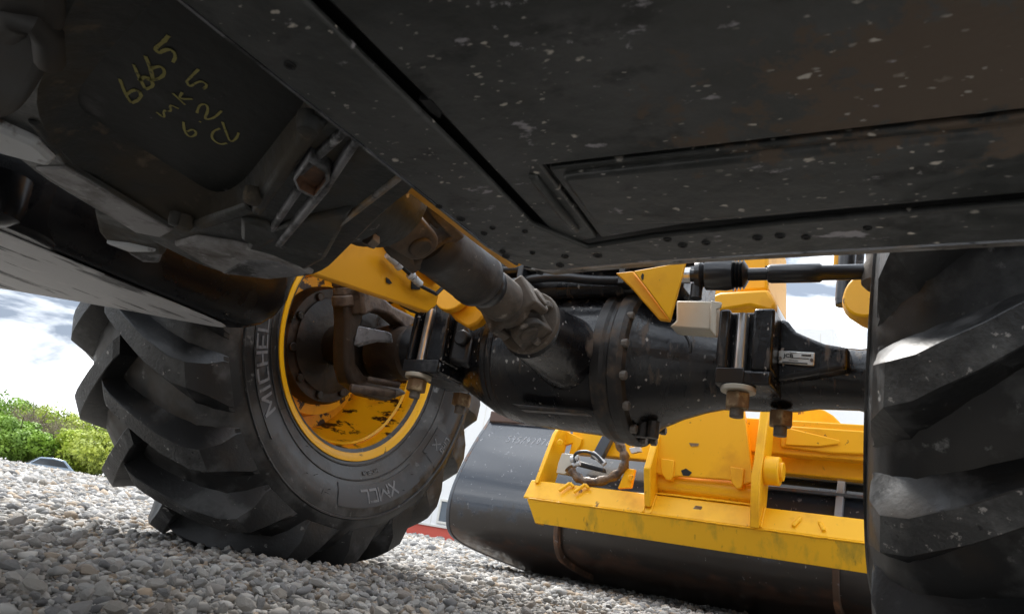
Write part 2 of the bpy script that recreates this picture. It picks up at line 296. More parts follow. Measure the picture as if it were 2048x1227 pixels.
# ------------------------------------------------------------------ ground and gravel
XC, AY, AZ = -.765, 1.59, .62
LX, RX = -1.69, .166                       # wheel centre planes
g = MB(); n = 60
xs = np.concatenate([-np.geomspace(900, 3, 30), np.linspace(-2.5, 2.5, 11), np.geomspace(3, 900, 30)])
g.add([(x, y, 0) for y in xs for x in xs], [(j*71+i, j*71+i+1, (j+1)*71+i+1, (j+1)*71+i) for j in range(70) for i in range(70)])
ground = tag(g.build('gravel_ground', M['ground'], None, origin=(0, 0, 0), smooth=0), kind='structure')
ground.location.z = -.012; ORG[ground.name] = Vector((0, 0, -.012))

def ico(sub):
    bm = bmesh.new(); bmesh.ops.create_icosphere(bm, subdivisions=sub, radius=1)
    v = np.array([p.co[:] for p in bm.verts]); f = np.array([[q.index for q in t.verts] for t in bm.faces]); bm.free(); return v, f
def chip(v, planes):
    """a broken chip: sphere directions cut by random planes"""
    nn = rng.normal(size=(planes, 3)); nn /= np.linalg.norm(nn, axis=1)[:, None]
    d = rng.uniform(.42, .95, planes); dots = v@nn.T
    r = np.where(dots > .05, d/np.maximum(dots, .05), 9).min(1)
    p = v*np.minimum(r, 1.25)[:, None]
    return p*np.array([rng.uniform(.9, 1.35), rng.uniform(.75, 1.05), rng.uniform(.5, .85)])
I1, I2, I3 = ico(1), ico(2), ico(3)
VAR = {1: [chip(I1[0], 9) for _ in range(14)], 2: [chip(I2[0], 12) for _ in range(18)], 3: [chip(I3[0], 15) for _ in range(18)]}
FAC = {1: I1[1], 2: I2[1], 3: I3[1]}
def rotz_tilt(n):
    a = rng.uniform(0, 2*np.pi, n); t = rng.normal(0, .3, n); b = rng.uniform(0, 2*np.pi, n)
    ca, sa = np.cos(a), np.sin(a); Z = np.zeros((n, 3, 3)); Z[:, 0, 0] = ca; Z[:, 0, 1] = -sa; Z[:, 1, 0] = sa; Z[:, 1, 1] = ca; Z[:, 2, 2] = 1
    T = np.zeros((n, 3, 3)); ct, st = np.cos(t), np.sin(t); T[:, 0, 0] = 1; T[:, 1, 1] = ct; T[:, 1, 2] = -st; T[:, 2, 1] = st; T[:, 2, 2] = ct
    return Z@T
pal = np.array(STC)
def scatter(r0, r1, a0, a1, space, smin, smax, lvl, zf=.25, skew=2.2):
    """chips on a jittered grid inside a ring sector round the camera's standpoint; angles from +Y"""
    m = int(2*r1/space); gx, gy = np.meshgrid(np.arange(m), np.arange(m)); P = np.stack([gx.ravel(), gy.ravel()], 1)*space-r1
    P = P+rng.uniform(-.5, .5, P.shape)*space*1.1
    d = np.hypot(P[:, 0], P[:, 1]); a = np.degrees(np.arctan2(P[:, 0], P[:, 1]))
    P = P[(d > r0) & (d < r1) & (a > a0) & (a < a1)]
    n = len(P); s = smin+(smax-smin)*rng.uniform(0, 1, n)**skew
    z = s*rng.uniform(-.1, .42, n)*(zf/.25)
    c = pal[rng.integers(0, len(pal), n)]*rng.uniform(.75, 1.25, (n, 1))
    return P, s, z, c, lvl
def gravel_mesh(name, sets, mat_):
    V = []; F = []; C = []; base = 0
    for P, s, z, c, lvl in sets:
        n = len(P); k = rng.integers(0, len(VAR[lvl]), n); A = np.array(VAR[lvl])[k]
        A = np.einsum('nij,nvj->nvi', rotz_tilt(n), A)*s[:, None, None]; A[:, :, 0] += P[:, None, 0]; A[:, :, 1] += P[:, None, 1]; A[:, :, 2] += z[:, None]
        nv = A.shape[1]; V.append(A.reshape(-1, 3)); F.append((FAC[lvl][None]+(np.arange(n)*nv)[:, None, None]).reshape(-1, 3)+base); base += n*nv
        C.append(np.repeat(np.concatenate([c, np.ones((n, 1))], 1), nv, 0))
    V = np.concatenate(V); F = np.concatenate(F); C = np.concatenate(C)
    me = bpy.data.meshes.new(name); me.vertices.add(len(V)); me.vertices.foreach_set('co', V.ravel().astype(np.float32))
    me.loops.add(F.size); me.loops.foreach_set('vertex_index', F.ravel().astype(np.int32)); me.polygons.add(len(F))
    me.polygons.foreach_set('loop_start', np.arange(0, F.size, 3, dtype=np.int32)); me.polygons.foreach_set('loop_total', np.full(len(F), 3, np.int32))
    ca = me.attributes.new('col', 'FLOAT_COLOR', 'POINT'); ca.data.foreach_set('color', C.ravel().astype(np.float32))
    me.update(); me.validate(); me.materials.append(mat_)
    o = bpy.data.objects.new(name, me); col.objects.link(o); return o
# 300 nearest big chips: objects of their own
def in_view(P, z=.01):
    q = [(Vector((p[0], p[1], z))-CO) for p in P]
    return np.array([(lambda d, w: w > .05 and abs(d.dot(CR)/w*FPX) < W/2+20 and abs(d.dot(CU)/w*FPX) < H/2+20)(d, d.dot(CF)) for d in q])
cand = []
while len(cand) < 300:
    a = rng.uniform(-68, -22); d = .5+1.9*rng.uniform()**1.3; p = np.array([d*math.sin(R(a)), d*math.cos(R(a))])
    if not in_view([p])[0] or (LX-.27 < p[0] < LX+.27 and abs(p[1]-AY) < .3): continue
    s = rng.uniform(.006, .0108)*(1+.2*d)*(1.25 if rng.uniform() < .12 else 1)
    if all((p[0]-q[0])**2+(p[1]-q[1])**2 > (.75*(s+q[2]))**2 for q in cand): cand.append((p[0], p[1], s))
near = np.array(cand)
chipme = []
for k in range(18):
    me = bpy.data.meshes.new('stone'); me.from_pydata([tuple(v) for v in VAR[2][k]], [], [tuple(map(int, f)) for f in FAC[2]])
    me.materials.append(M['stone']); chipme.append(me)
for i, (x, y, s) in enumerate(near):
    o = bpy.data.objects.new('stone', chipme[i % 18]); col.objects.link(o); o.parent = ground
    o.location = (x, y, s*rng.uniform(.25, .6)+.012+.004); o.scale = (s, s, s); o.rotation_euler = (rng.normal(0, .35), rng.normal(0, .35), rng.uniform(0, 6.3))
sets = [scatter(.3, 1.3, -115, 40, .0105, .0035, .0095, 1, skew=1.7), scatter(1.3, 2.6, -100, 30, .0155, .005, .0145, 1, skew=1.7),
        scatter(.4, 2.6, -80, -5, .05, .008, .017, 2, .5, 1.5), scatter(2.6, 6, -85, 15, .034, .012, .028, 1, .3, 1.6), scatter(6, 14, -75, 5, .085, .025, .055, 1, .35, 1.4), scatter(14, 40, -70, -8, .3, .05, .1, 1, .3, 1.2)]
na = 420; t_ = rng.uniform(0, 2*np.pi, na); q_ = rng.uniform(1.0, 1.5, na)
Pf = np.stack([LX+.24*q_*np.sign(np.cos(t_))*np.abs(np.cos(t_))**.6, AY+.2*q_*np.sign(np.sin(t_))*np.abs(np.sin(t_))**.6], 1); sf = rng.uniform(.007, .016, na)
sets.append((Pf, sf, .004+.022*np.clip(1.35-q_, 0, 1)*rng.uniform(.4, 1.3, na)+sf*.3, pal[rng.integers(0, len(pal), na)]*rng.uniform(.7, 1.15, (na, 1)), 1))
gv = tag(gravel_mesh('gravel', sets, M['gravel']), 'loose pale grey gravel chips covering the yard', 'gravel', kind='stuff')
gv.location.z = -.004

# ------------------------------------------------------------------ the telehandler
T = empty('telehandler', (XC, AY, 0), 'yellow telehandler seen from under its black belly, standing on gravel', 'telehandler')

# --- tyres
PROF = [(.196, .312), (.206, .335), (.228, .375), (.250, .42), (.260, .455), (.259, .49), (.244, .525), (.219, .56), (.188, .585), (.13, .600), (.06, .607), (0, .61)]
arc = [0]
for i in range(1, len(PROF)): arc.append(arc[-1]+math.hypot(PROF[i][0]-PROF[i-1][0], PROF[i][1]-PROF[i-1][1]))
ALEN = arc[-1]
def carc(s):
    """half section by arc length from the crown (0) down the sidewall; s may be a little negative"""
    if s < 0: a, r = carc(-s); return -a, r
    t = ALEN-s
    for i in range(1, len(arc)):
        if t <= arc[i]:
            k = (t-arc[i-1])/(arc[i]-arc[i-1]); return PROF[i-1][0]+(PROF[i][0]-PROF[i-1][0])*k, PROF[i-1][1]+(PROF[i][1]-PROF[i-1][1])*k
    return PROF[-1]
def carc_n(s):
    a, b = carc(s-.012), carc(s+.012); t = (b[0]-a[0], b[1]-a[1]); l = math.hypot(*t); return -t[1]/l, t[0]/l
SH = .19+.0                     # arc length at which the lug turns over the shoulder
def lug_mesh(side):
    """one bar of the tread: narrow worn top from the crown to the shoulder, broad flanks, flat slanting end above the sidewall"""
    m = MB(); v = []; f = []; S = [-.036, -.02, .0, .04, .08, .12, .155, .18, .20, .235, .268, .28]
    for i, s in enumerate(S):
        a, r = carc(s); na, nr = carc_n(s)
        if nr < 0 and s < .1: na, nr = -na, -nr
        if na < 0 and s > .1: na, nr = -na, -nr
        th = -(s*1.12 if s < .2 else .2*1.12+(s-.2)*.8) if s > 0 else -s*1.3
        h = .052 if s < .21 else {.235: .03, .268: .008, .28: .002}[s]
        if i == 0: h = .046
        t_ = max(0, min(1, (s-.01)/.2))
        w = .022+.007*t_; wb = w+.010+.034*t_
        if s > .21: w = .036 if s < .25 else .05
        lean = .010*t_ if s < .21 else .010
        for hh, ww in ((-.008, wb), (h*.45, w+(wb-w)*.42), (h-.0018, w), (h, w-.002)):
            aa, rr = a+na*hh, r+nr*hh
            for sg in (-1, 1):
                t = th+(sg*ww-lean*(1-max(hh, 0)/.052)*(1 if sg < 0 else 0))/r
                v.append((side*aa, -rr*math.cos(t), rr*math.sin(t)))
    k = 8; idx = [0, 2, 4, 6, 7, 5, 3, 1]
    for i in range(len(S)-1):
        for j in range(7): f.append((i*k+idx[j], i*k+idx[j+1], (i+1)*k+idx[j+1], (i+1)*k+idx[j]))
    f += [tuple(idx[j] for j in range(8)), tuple((len(S)-1)*k+idx[j] for j in range(7, -1, -1))]
    return m.add(v, f)
NL = 19
def text_mesh(s, size, bold=0):
    cu = bpy.data.curves.new('t', 'FONT'); cu.body = s; cu.size = size; cu.offset = bold; cu.resolution_u = 3
    o = bpy.data.objects.new('t', cu); col.objects.link(o); dg = bpy.context.evaluated_depsgraph_get()
    me = bpy.data.meshes.new_from_object(o.evaluated_get(dg)); bm = bmesh.new(); bm.from_mesh(me); bmesh.ops.remove_doubles(bm, verts=bm.verts, dist=1e-5); bmesh.ops.triangulate(bm, faces=bm.faces, ngon_method='EAR_CLIP'); bm.to_mesh(me); bm.free(); v = [p.co.copy() for p in me.vertices]; f = [tuple(p.vertices) for p in me.polygons]
    bpy.data.objects.remove(o); return v, f
def side_a(r):
    for i in range(1, len(PROF)):
        if PROF[i][1] >= r: k = (r-PROF[i-1][1])/(PROF[i][1]-PROF[i-1][1]); return PROF[i-1][0]+(PROF[i][0]-PROF[i-1][0])*k
    return .2
def wheel_pt(cx, sgn, a, r, th): return (cx+sgn*a, AY-r*math.cos(th), AZ+r*math.sin(th))
BL = {'M': [(0,0,0,1),(0,1,.5,.25),(.5,.25,1,1),(1,1,1,0)], 'I': [(.5,0,.5,1)], 'C': [(1,1,0,1),(0,1,0,0),(0,0,1,0)], 'H': [(0,0,0,1),(1,0,1,1),(0,.5,1,.5)], 'E': [(0,0,0,1),(0,1,1,1),(0,.5,.85,.5),(0,0,1,0)],
      'L': [(0,1,0,0),(0,0,1,0)], 'N': [(0,0,0,1),(0,1,1,0),(1,0,1,1)], 'X': [(0,0,1,1),(0,1,1,0)], 'G': [(1,1,0,1),(0,1,0,0),(0,0,1,0),(1,0,1,.5),(1,.5,.6,.5)], 'n': [(0,0,0,.65),(0,.65,.9,.65),(.9,.65,.9,0)]}
BW = {'I': .3, 'M': 1.0}
def side_text(cx, sgn, s, size, th0, rbase, parent, stretch=1, name='lettering', lift=.003, mt='letter', wt=.17):
    """block letters standing proud of the sidewall, read clockwise round the wheel; one part per letter"""
    x = 0
    for ch in s:
        w = BW.get(ch, .68)*size*stretch; m = MB(); hw = wt*size/2
        for k, (x0, y0, x1, y1) in enumerate(BL[ch]):
            if ch == 'I': x0 = x1 = .5
            p = Vector((x+x0*w, y0*size)); q_ = Vector((x+x1*w, y1*size)); d = (q_-p).normalized(); nn = Vector((-d.y, d.x))*hw
            p = p-d*hw*.95; q_ = q_+d*hw*.95; nseg = 4; top = []; bot = []
            for i in range(nseg+1):
                c_ = p.lerp(q_, i/nseg)
                for sg in (-1, 1):
                    g_ = c_+nn*sg; r = rbase+g_.y; th = th0+g_.x/(rbase+size*.5); l_ = lift+.00025*k
                    top.append(wheel_pt(cx, sgn, side_a(r)+l_, r, th)); bot.append(wheel_pt(cx, sgn, side_a(r)-.002, r, th))
            n_ = len(top); f = []
            for i in range(nseg):
                f += [(2*i, 2*i+1, 2*i+3, 2*i+2), (2*i, 2*i+2, n_+2*i+2, n_+2*i), (2*i+1, n_+2*i+1, n_+2*i+3, 2*i+3)]
            f += [(0, n_, n_+1, 1), (n_-2, n_-1, 2*n_-1, 2*n_-2)]
            m.add(top+bot, f)
        m.build(name, M[mt], parent, smooth=0); x += w+size*.3
def side_panel(cx, sgn, r0, r1, th0, th1, parent, mt='sidewall', lift=.0025, name='sidewall_panel'):
    m = MB(); n = 24; v = []; f = []
    for i in range(n+1):
        t = th0+(th1-th0)*i/n
        for r, l in ((r0, -.002), (r0, lift), ((r0+r1)/2, lift), (r1, lift), (r1, -.002)): v.append(wheel_pt(cx, sgn, side_a(r)+l, r, t))
    for i in range(n): f += [(i*5+j, i*5+j+1, i*5+j+6, i*5+j+5) for j in range(4)]
    return m.add(v, f).build(name, M[mt], parent)
lug_in = lug_out = None
def make_wheel(cx, sgn, phase):
    """sgn: direction of the inner side of the wheel"""
    global lug_in, lug_out
    ful = [(-a, r) for a, r in PROF]+[(a, r) for a, r in PROF[-2::-1]]
    ful = [(-.19, .30)]+ful+[(.19, .30)]
    fine = []
    for i in range(len(ful)-1):
        for k in range(3): t = k/3; fine.append((ful[i][0]*(1-t)+ful[i+1][0]*t, ful[i][1]*(1-t)+ful[i+1][1]*t))
    fine.append(ful[-1])
    ty = MB().lathe(fine, (cx, AY, AZ), (1, 0, 0), 96, cap=False).build('tyre', M['rubber'], T, origin=(cx, AY, AZ), smooth=60)
    for k in range(NL):
        for side in (1, -1):
            src = lug_in if side == 1 else lug_out
            al = -(phase+k*2*math.pi/NL+(math.pi/NL if side*sgn == -1 else 0))
            if src is None:
                o = lug_mesh(side).build('lug', M['lug'], ty, origin=(0, 0, 0), smooth=20); o.location = (0, 0, 0)
                o.data.materials.append(M['lugtop'])
                for i_ in range(8): o.data.polygons[i_*7+3].material_index = 1
                if side == 1: lug_in = o
                else: lug_out = o
                o.rotation_euler = (al, 0, 0)
            else: copy_part(src, ty, (0, 0, 0), (al, 0, 0))
    # bead and decorative rings on the inner sidewall
    for r, w in ((.345, .003), (.385, .0025), (.487, .004)):
        P = [wheel_pt(cx, sgn, side_a(r)+.0005, r, 2*math.pi*k/72) for k in range(73)]
        MB().tube(P, w, 6).build('sidewall_ring', M['rubber'], ty)
    # short moulding whiskers
    m = MB()
    for k in range(60):
        r = rng.uniform(.35, .47); t = rng.uniform(0, 6.28); p = Vector(wheel_pt(cx, sgn, side_a(r), r, t)); d = Vector((sgn*.012, rng.normal(0, .006), rng.normal(0, .006)))
        m.tube([p, p+d*.5, p+d], [.0007, .0006, .0004], 4)
    tag(m.build('moulding_whiskers', M['sidewall'], ty), kind='stuff')
    # rim
    PR = [(.198, .336), (.206, .332), (.205, .322), (.196, .312), (.188, .303), (.17, .300), (.15, .296), (.146, .289), (.07, .284), (.03, .262), (-.03, .255), (-.035, .22), (.012, .212), (.02, .10)]
    rm = MB().lathe([(sgn*a, r) for a, r in PR], (cx, AY, AZ), (1, 0, 0), 80, cap=False).build('rim', M['rim'], T, origin=(cx, AY, AZ), smooth=40)
    MB().lathe([(sgn*a, r) for a, r in ((.199, .3365), (.2085, .3335), (.2078, .321), (.198, .3105))], (cx, AY, AZ), (1, 0, 0), 80, cap=False).build('rim_flange', M['rimclean'], rm, smooth=60)
    MB().lathe([(sgn*a, r) for a, r in ((.15, .294), (.156, .289), (.15, .284))], (cx, AY, AZ), (1, 0, 0), 80, cap=False).build('rim_bead', M['rimclean'], rm, smooth=60)
    hb = MB().lathe([(sgn*a, r) for a, r in ((.0, .182), (.045, .18), (.058, .172), (.06, .13), (.066, .145), (.075, .12), (.08, .06), (.12, .055), (.12, .0))], (cx, AY, AZ), (1, 0, 0), 48, cap=False).build('hub', M['hub'], T, origin=(cx, AY, AZ), smooth=30)
    for k in range(10):
        t = .3+k*2*math.pi/10; p = Vector(wheel_pt(cx, sgn, .045, .154, t)); MB().cyl(p, p+Vector((sgn*.022, 0, 0)), .0135, 14).build('wheel_stud', M['hub'], hb, bevel=.003)
    return ty, rm, hb
tyL, rmL, hbL = make_wheel(LX, 1, R(-10.5))
tyR, rmR, hbR = make_wheel(RX, -1, R(-9))
for o in (tyR, rmR, hbR): o.rotation_euler = (0, R(3.6), 0)
tag(tyL, 'left front tyre with its inner sidewall and yellow rim in view'); tag(tyR, 'right front tyre filling the right edge of the picture')
side_panel(LX, 1, .398, .458, R(-47), R(28), tyL)
side_text(LX, 1, 'MICHELIN', .042, R(-39.5), .407, tyL, 1.0)
side_panel(LX, 1, .398, .458, R(-132), R(-86), tyL)
side_text(LX, 1, 'XMCL', .032, R(-119), .412, tyL, 1.25, wt=.2)
side_panel(LX, 1, .402, .47, R(-156.5), R(-142), tyL)
side_text(LX, 1, 'LInG', .016, R(-155.3), .446, tyL, 1.0); side_text(LX, 1, 'X', .022, R(-151), .414, tyL, 1.6)
side_text(LX, 1, 'MICHELIN', .009, R(-113), .362, tyL, 1.0)

# --- axle: housing, flange, pads and studs, pinion nose
AXZ = .585
hp = [(-1.40, .06), (-1.37, .072), (-1.30, .074), (-1.27, .064), (-1.21, .064), (-1.16, .08), (-1.10, .094), (-1.06, .114), (-1.02, .134), (-.985, .150), (-.975, .147), (-.965, .155), (-.955, .151), (-.945, .160), (-.90, .166), (-.80, .169), (-.70, .171), (-.68, .171)]
AXO, AXD = (0, AY, .559), (1, 0, -.035)
ax = MB().lathe(hp, AXO, AXD, 56).build('axle_housing', M['axle'], T, smooth=30)
hq = [(-.60, .165), (-.57, .140), (-.52, .115), (-.47, .096), (-.43, .085), (-.36, .082), (-.28, .076), (-.235, .066), (-.16, .062), (-.12, .07)]
ax2 = MB().lathe(hq, AXO, AXD, 56).build('axle_housing', M['axle'], T, smooth=30)
fl = MB().lathe([(-.682, .170), (-.676, .180), (-.655, .182), (-.648, .176), (-.64, .176), (-.632, .186), (-.612, .186), (-.603, .178), (-.598, .16)], AXO, AXD, 64).build('axle_flange', M['axledust'], T, smooth=30)
for k in range(16):
    t = R(-112+k*22.5); p = Vector((-.608, AY-.1745*math.cos(t), .5803+.1745*math.sin(t)))
    MB().hexa(p, p+Vector((.014, 0, 0)), .0105).build('flange_bolt', M['boltpale'], fl, bevel=.002)
def pad(x0, x1, xr, flip):
    # saddle block with an open slot that shows the long stud
    zb, zt = .505, (.668 if not flip else .69); yf = 1.43
    b = MB().prism([(x0, yf, zb), (x1, yf, zb), (x1, yf, zt-.02), (x1-.02, yf, zt), (x0+.03, yf, zt), (x0, yf, zt-.04)], (0, .16, 0)) if False else MB()
    m = 1 if not flip else -1
    b.box((x0, yf, zb), (x1, yf+.2, zb+.03))                                   # foot
    b.box((x0, yf+.035, zb+.03), (xr+.024*1, yf+.2, zt))                        # back
    b.box((x0, yf, zb+.03), (xr-.022, yf+.034, zt-.005))
    b.box((xr+.024, yf, zb+.03), (x1, yf+.2, zt-.005))
    o = b.build('axle_pad', M['axle'], T, bevel=.006)
    MB().cyl((xr, yf+.018, zb-.004), (xr, yf+.018, zt-.012), .0125, 20).build('stud', M['steel'], o)
    MB().box((x0+.004, yf-.006, zb+.0), (x1-.05 if not flip else x1-.004, yf-.001, zb+.032)).build('pad_lip', M['blacksteel'], o, bevel=.002)
    MB().cyl((xr, yf+.02, zb-.012), (xr, yf+.02, zb-.001), .034, 24).build('washer', M['zinc'], o, bevel=.002)
    MB().hexa((xr, yf+.02, zb-.045), (xr, yf+.02, zb-.013), .025).build('nut', M['rustnut'], o, bevel=.003)
    MB().cyl((xr, yf+.02, zb-.062), (xr, yf+.02, zb-.044), .0135, 16).build('stud_end', M['boltpale'], o, bevel=.002)
    q = Vector((xr+.06, yf+.14, zb)); 
    MB().hexa(q+Vector((0, 0, -.05)), q+Vector((0, 0, -.018)), .025).build('nut', M['rustnut'], o, bevel=.003)
    MB().cyl(q+Vector((0, 0, -.07)), q+Vector((0, 0, -.049)), .0135, 16).build('stud_end', M['boltpale'], o, bevel=.002)
    return o
padR = pad(-.41, -.30, -.365, False)
padL = pad(-1.20, -1.085, -1.16, True)
# curved web from the right pad down to the tube
MB().prism([(-.306, 1.49, .662), (-.288, 1.49, .66), (-.27, 1.49, .635), (-.243, 1.49, .622), (-.215, 1.49, .61), (-.17, 1.49, .602), (-.17, 1.49, .56), (-.306, 1.49, .53)], (0, .12, 0)).build('axle_web', M['axle'], ax2, bevel=.016, seg=4)
MB().prism([(-1.085, 1.45, .66), (-1.05, 1.45, .66), (-1.02, 1.45, .60), (-1.02, 1.45, .53), (-1.085, 1.45, .54)], (0, .14, 0)).build('axle_web', M['axle'], ax, bevel=.014, seg=3)
MB().cyl((-1.045, 1.435, .60), (-1.045, 1.47, .60), .02, 18).build('axle_boss', M['axle'], ax, bevel=.004)
# saddle above the differential
MB().box((-1.0, 1.44, .705), (-.50, 1.72, .86)).build('axle_saddle', M['axle'], T, bevel=.02)
for k, (y0, z0, r_) in enumerate(((1.425, .73, .011), (1.43, .765, .013), (1.42, .80, .010))):
    P = chaikin([Vector((-1.02, y0+.05, z0+.03)), Vector((-.93, y0-.005, z0)), Vector((-.80, y0-.02, z0+.012)), Vector((-.66, y0-.012, z0-.006)), Vector((-.52, y0+.01, z0+.01)), Vector((-.44, y0+.08, z0+.05))], 2, False)
    MB().tube(P, r_, 10).build('hydraulic_hose', M['boot'], ax, smooth=60)
for x in (-.88, -.62): MB().box((x-.008, 1.395, .712), (x+.008, 1.435, .82)).build('hose_clip', M['blacksteel'], ax, bevel=.002)
MB().tube(chaikin([at(x, y, Y=1.44) for x, y in ((1352, 655), (1372, 668), (1382, 690), (1380, 705))], 2, False), .004, 8).build('sensor_cable', M['boot'], ax2)
# cast ridge along the belly of the differential and its drain boss
MB().prism([at(x, y, Y=1.458) for x, y in ((1022, 806), (1165, 820), (1175, 827), (1040, 818))], (0, .03, 0)).build('casting_ridge', M['axledust'], ax, bevel=.003)
dm = MB(); p = at(1285, 858, Y=1.55)
for dx in (-.03, 0, .025): dm.cyl(p+Vector((dx, 0, .02)), p+Vector((dx, 0, -.018)), .014, 8)
dm.build('drain_plug', M['axledust'], ax2, bevel=.002)
# data plate riveted to the right arm
q = [at(x, y, Y=1.484) for x, y in ((1557, 700), (1630, 704), (1628, 731), (1556, 726))]
dp = MB().prism(q, (0, .004, 0)).build('data_plate', M['plate'], ax2, bevel=.002)
def quadpt(u, v, lift=-.0015):
    a = q[0].lerp(q[1], u); b = q[3].lerp(q[2], u); return a.lerp(b, v)+Vector((0, lift, 0))
def bar_on(u0, u1, v0, v1): return [quadpt(u0, v0), quadpt(u1, v0), quadpt(u1, v1), quadpt(u0, v1)]
for r_ in ((.36, .86, .5, .54), (.64, .9, .22, .32), (.3, .5, .1, .13), (.12, .82, .84, .93), (.3, .55, .7, .73)):
    MB().prism(bar_on(*r_), (0, .001, 0)).build('plate_print', M['ink'], dp, smooth=0)
v, f = text_mesh('JCB', .011, .0004); lt = MB(); o0 = quadpt(.16, .52, -.002); du = (q[1]-q[0]).normalized(); dv = (q[0]-q[3]).normalized()
lt.add([o0+du*p.x*1.05+dv*p.y for p in v], f).build('plate_print', M['ink'], dp, smooth=0)
for u_ in (.06, .93): MB().cyl(quadpt(u_, .6, -.003), quadpt(u_, .6, .001), .0032, 10).build('rivet', M['boltpale'], dp)
# pinion nose
nz = MB().lathe([(0, .085), (.04, .082), (.10, .074), (.16, .068), (.2, .066), (.215, .05)], (-.75, 1.47, .567), (0, -1, .0), 36).build('pinion_nose', M['axle'], T, smooth=35)
fin = [at(x, y, Y=1.34) for x, y in ((1050, 695), (1085, 688), (1097, 725), (1090, 735), (1068, 722))]
MB().prism(fin, (.01, .03, 0)).build('nose_fin', M['yoke'], nz, bevel=.004)

# --- drive shaft
A = Vector((-.724, .745, .586)); B = Vector((-.742, 1.19, .573)); D = (B-A).normalized()
ds = MB().lathe([(.115, .04), (.122, .046), (.135, .052), (.15, .052), (.152, .0508), (.268, .0508), (.27, .052), (.285, .052), (.295, .046), (.302, .036)], A, D, 40).build('drive_shaft', M['shaft'], T, smooth=35)
MB().lathe([(.292, .040), (.302, .044), (.322, .041), (.332, .036)], A, D, 32).build('dust_seal', M['boot'], ds)
MB().lathe([(.326, .036), (.338, .042), (.385, .043), (.394, .035), (.402, .042), (.42, .044), (.425, .03)], A, D, 32).build('slip_sleeve', M['yoke'], ds, smooth=30)
U = D.cross(Vector((0, 0, 1))).normalized(); Wv = U.cross(D)
def yoke(c, d, along, span, name, m, parent, w=.03, ln=.06):
    """a fork of two ears with a round eye at each tip"""
    mb = MB(); side = along.cross(d).normalized()
    for s in (-1, 1):
        pts = []
        for k in range(9):
            t = math.pi*k/8; pts.append(c+d*(ln*.55+math.sin(t)*w)+side*math.cos(t)*w+along*s*span)
        pts = [c-d*.012+side*w*1.15+along*s*span]+pts+[c-d*.012-side*w*1.15+along*s*span]
        mb.prism(pts, along*s*.018)
    mb.prism([c-d*.014+side*w*1.1+along*(span+.017), c-d*.014-side*w*1.1+along*(span+.017), c-d*.014-side*w*1.1-along*(span+.017), c-d*.014+side*w*1.1-along*(span+.017)], d*.02)
    o = mb.build(name, m, parent, bevel=.004)
    for s in (-1, 1): MB().cyl(c+d*ln*.55+along*s*(span-.01), c+d*ln*.55+along*s*(span+.023), w*.62, 20).build('bearing_cup', M['yoke'], o, bevel=.003)
    return o
a1 = (U*.8+Wv*.6).normalized(); a2 = (U*-.6+Wv*.8).normalized()
y1 = yoke(A+D*.118, -D, a1, .036, 'fork', M['yoke'], ds); y2 = yoke(A+D*.03, D, a2, .036, 'fork', M['yoke'], ds)
MB().cyl(A+D*.075-a1*.05, A+D*.075+a1*.05, .013, 14).cyl(A+D*.075-a2*.05, A+D*.075+a2*.05, .013, 14).build('cross_spider', M['yoke'], ds)
y3 = yoke(B-D*.035, D, a1, .036, 'fork', M['yoke'], ds, .032, .07); y4 = yoke(B+D*.045, -D, a2, .036, 'fork', M['yoke'], ds, .032, .07)
MB().cyl(B+D*.004-a1*.052, B+D*.004+a1*.052, .014, 14).cyl(B+D*.004-a2*.052, B+D*.004+a2*.052, .014, 14).build('cross_spider', M['yoke'], ds)
MB().lathe([(0, .066), (.012, .068), (.02, .06), (.03, .05)], B+D*.05, D, 32).build('flange_plate', M['yoke'], ds, bevel=.002)
for k in range(4):
    t = R(35+90*k); p = B+D*.05+(U*math.cos(t)+Wv*math.sin(t))*.054; MB().hexa(p-D*.016, p, .009).build('flange_screw', M['boltpale'], ds, bevel=.001)
fl2 = MB().lathe([(-.10, .10), (-.06, .098), (-.05, .082), (-.015, .08), (-.008, .07), (.012, .068), (.02, .045)], A, D, 36).build('output_bearing_cap', M['case'], ds, smooth=35)
for k in range(4):
    t = R(20+90*k); p = A-D*.052+(U*math.cos(t)+Wv*math.sin(t))*.09; MB().hexa(p, p+D*.016, .011).build('flange_screw', M['boltpale'], ds, bevel=.001)

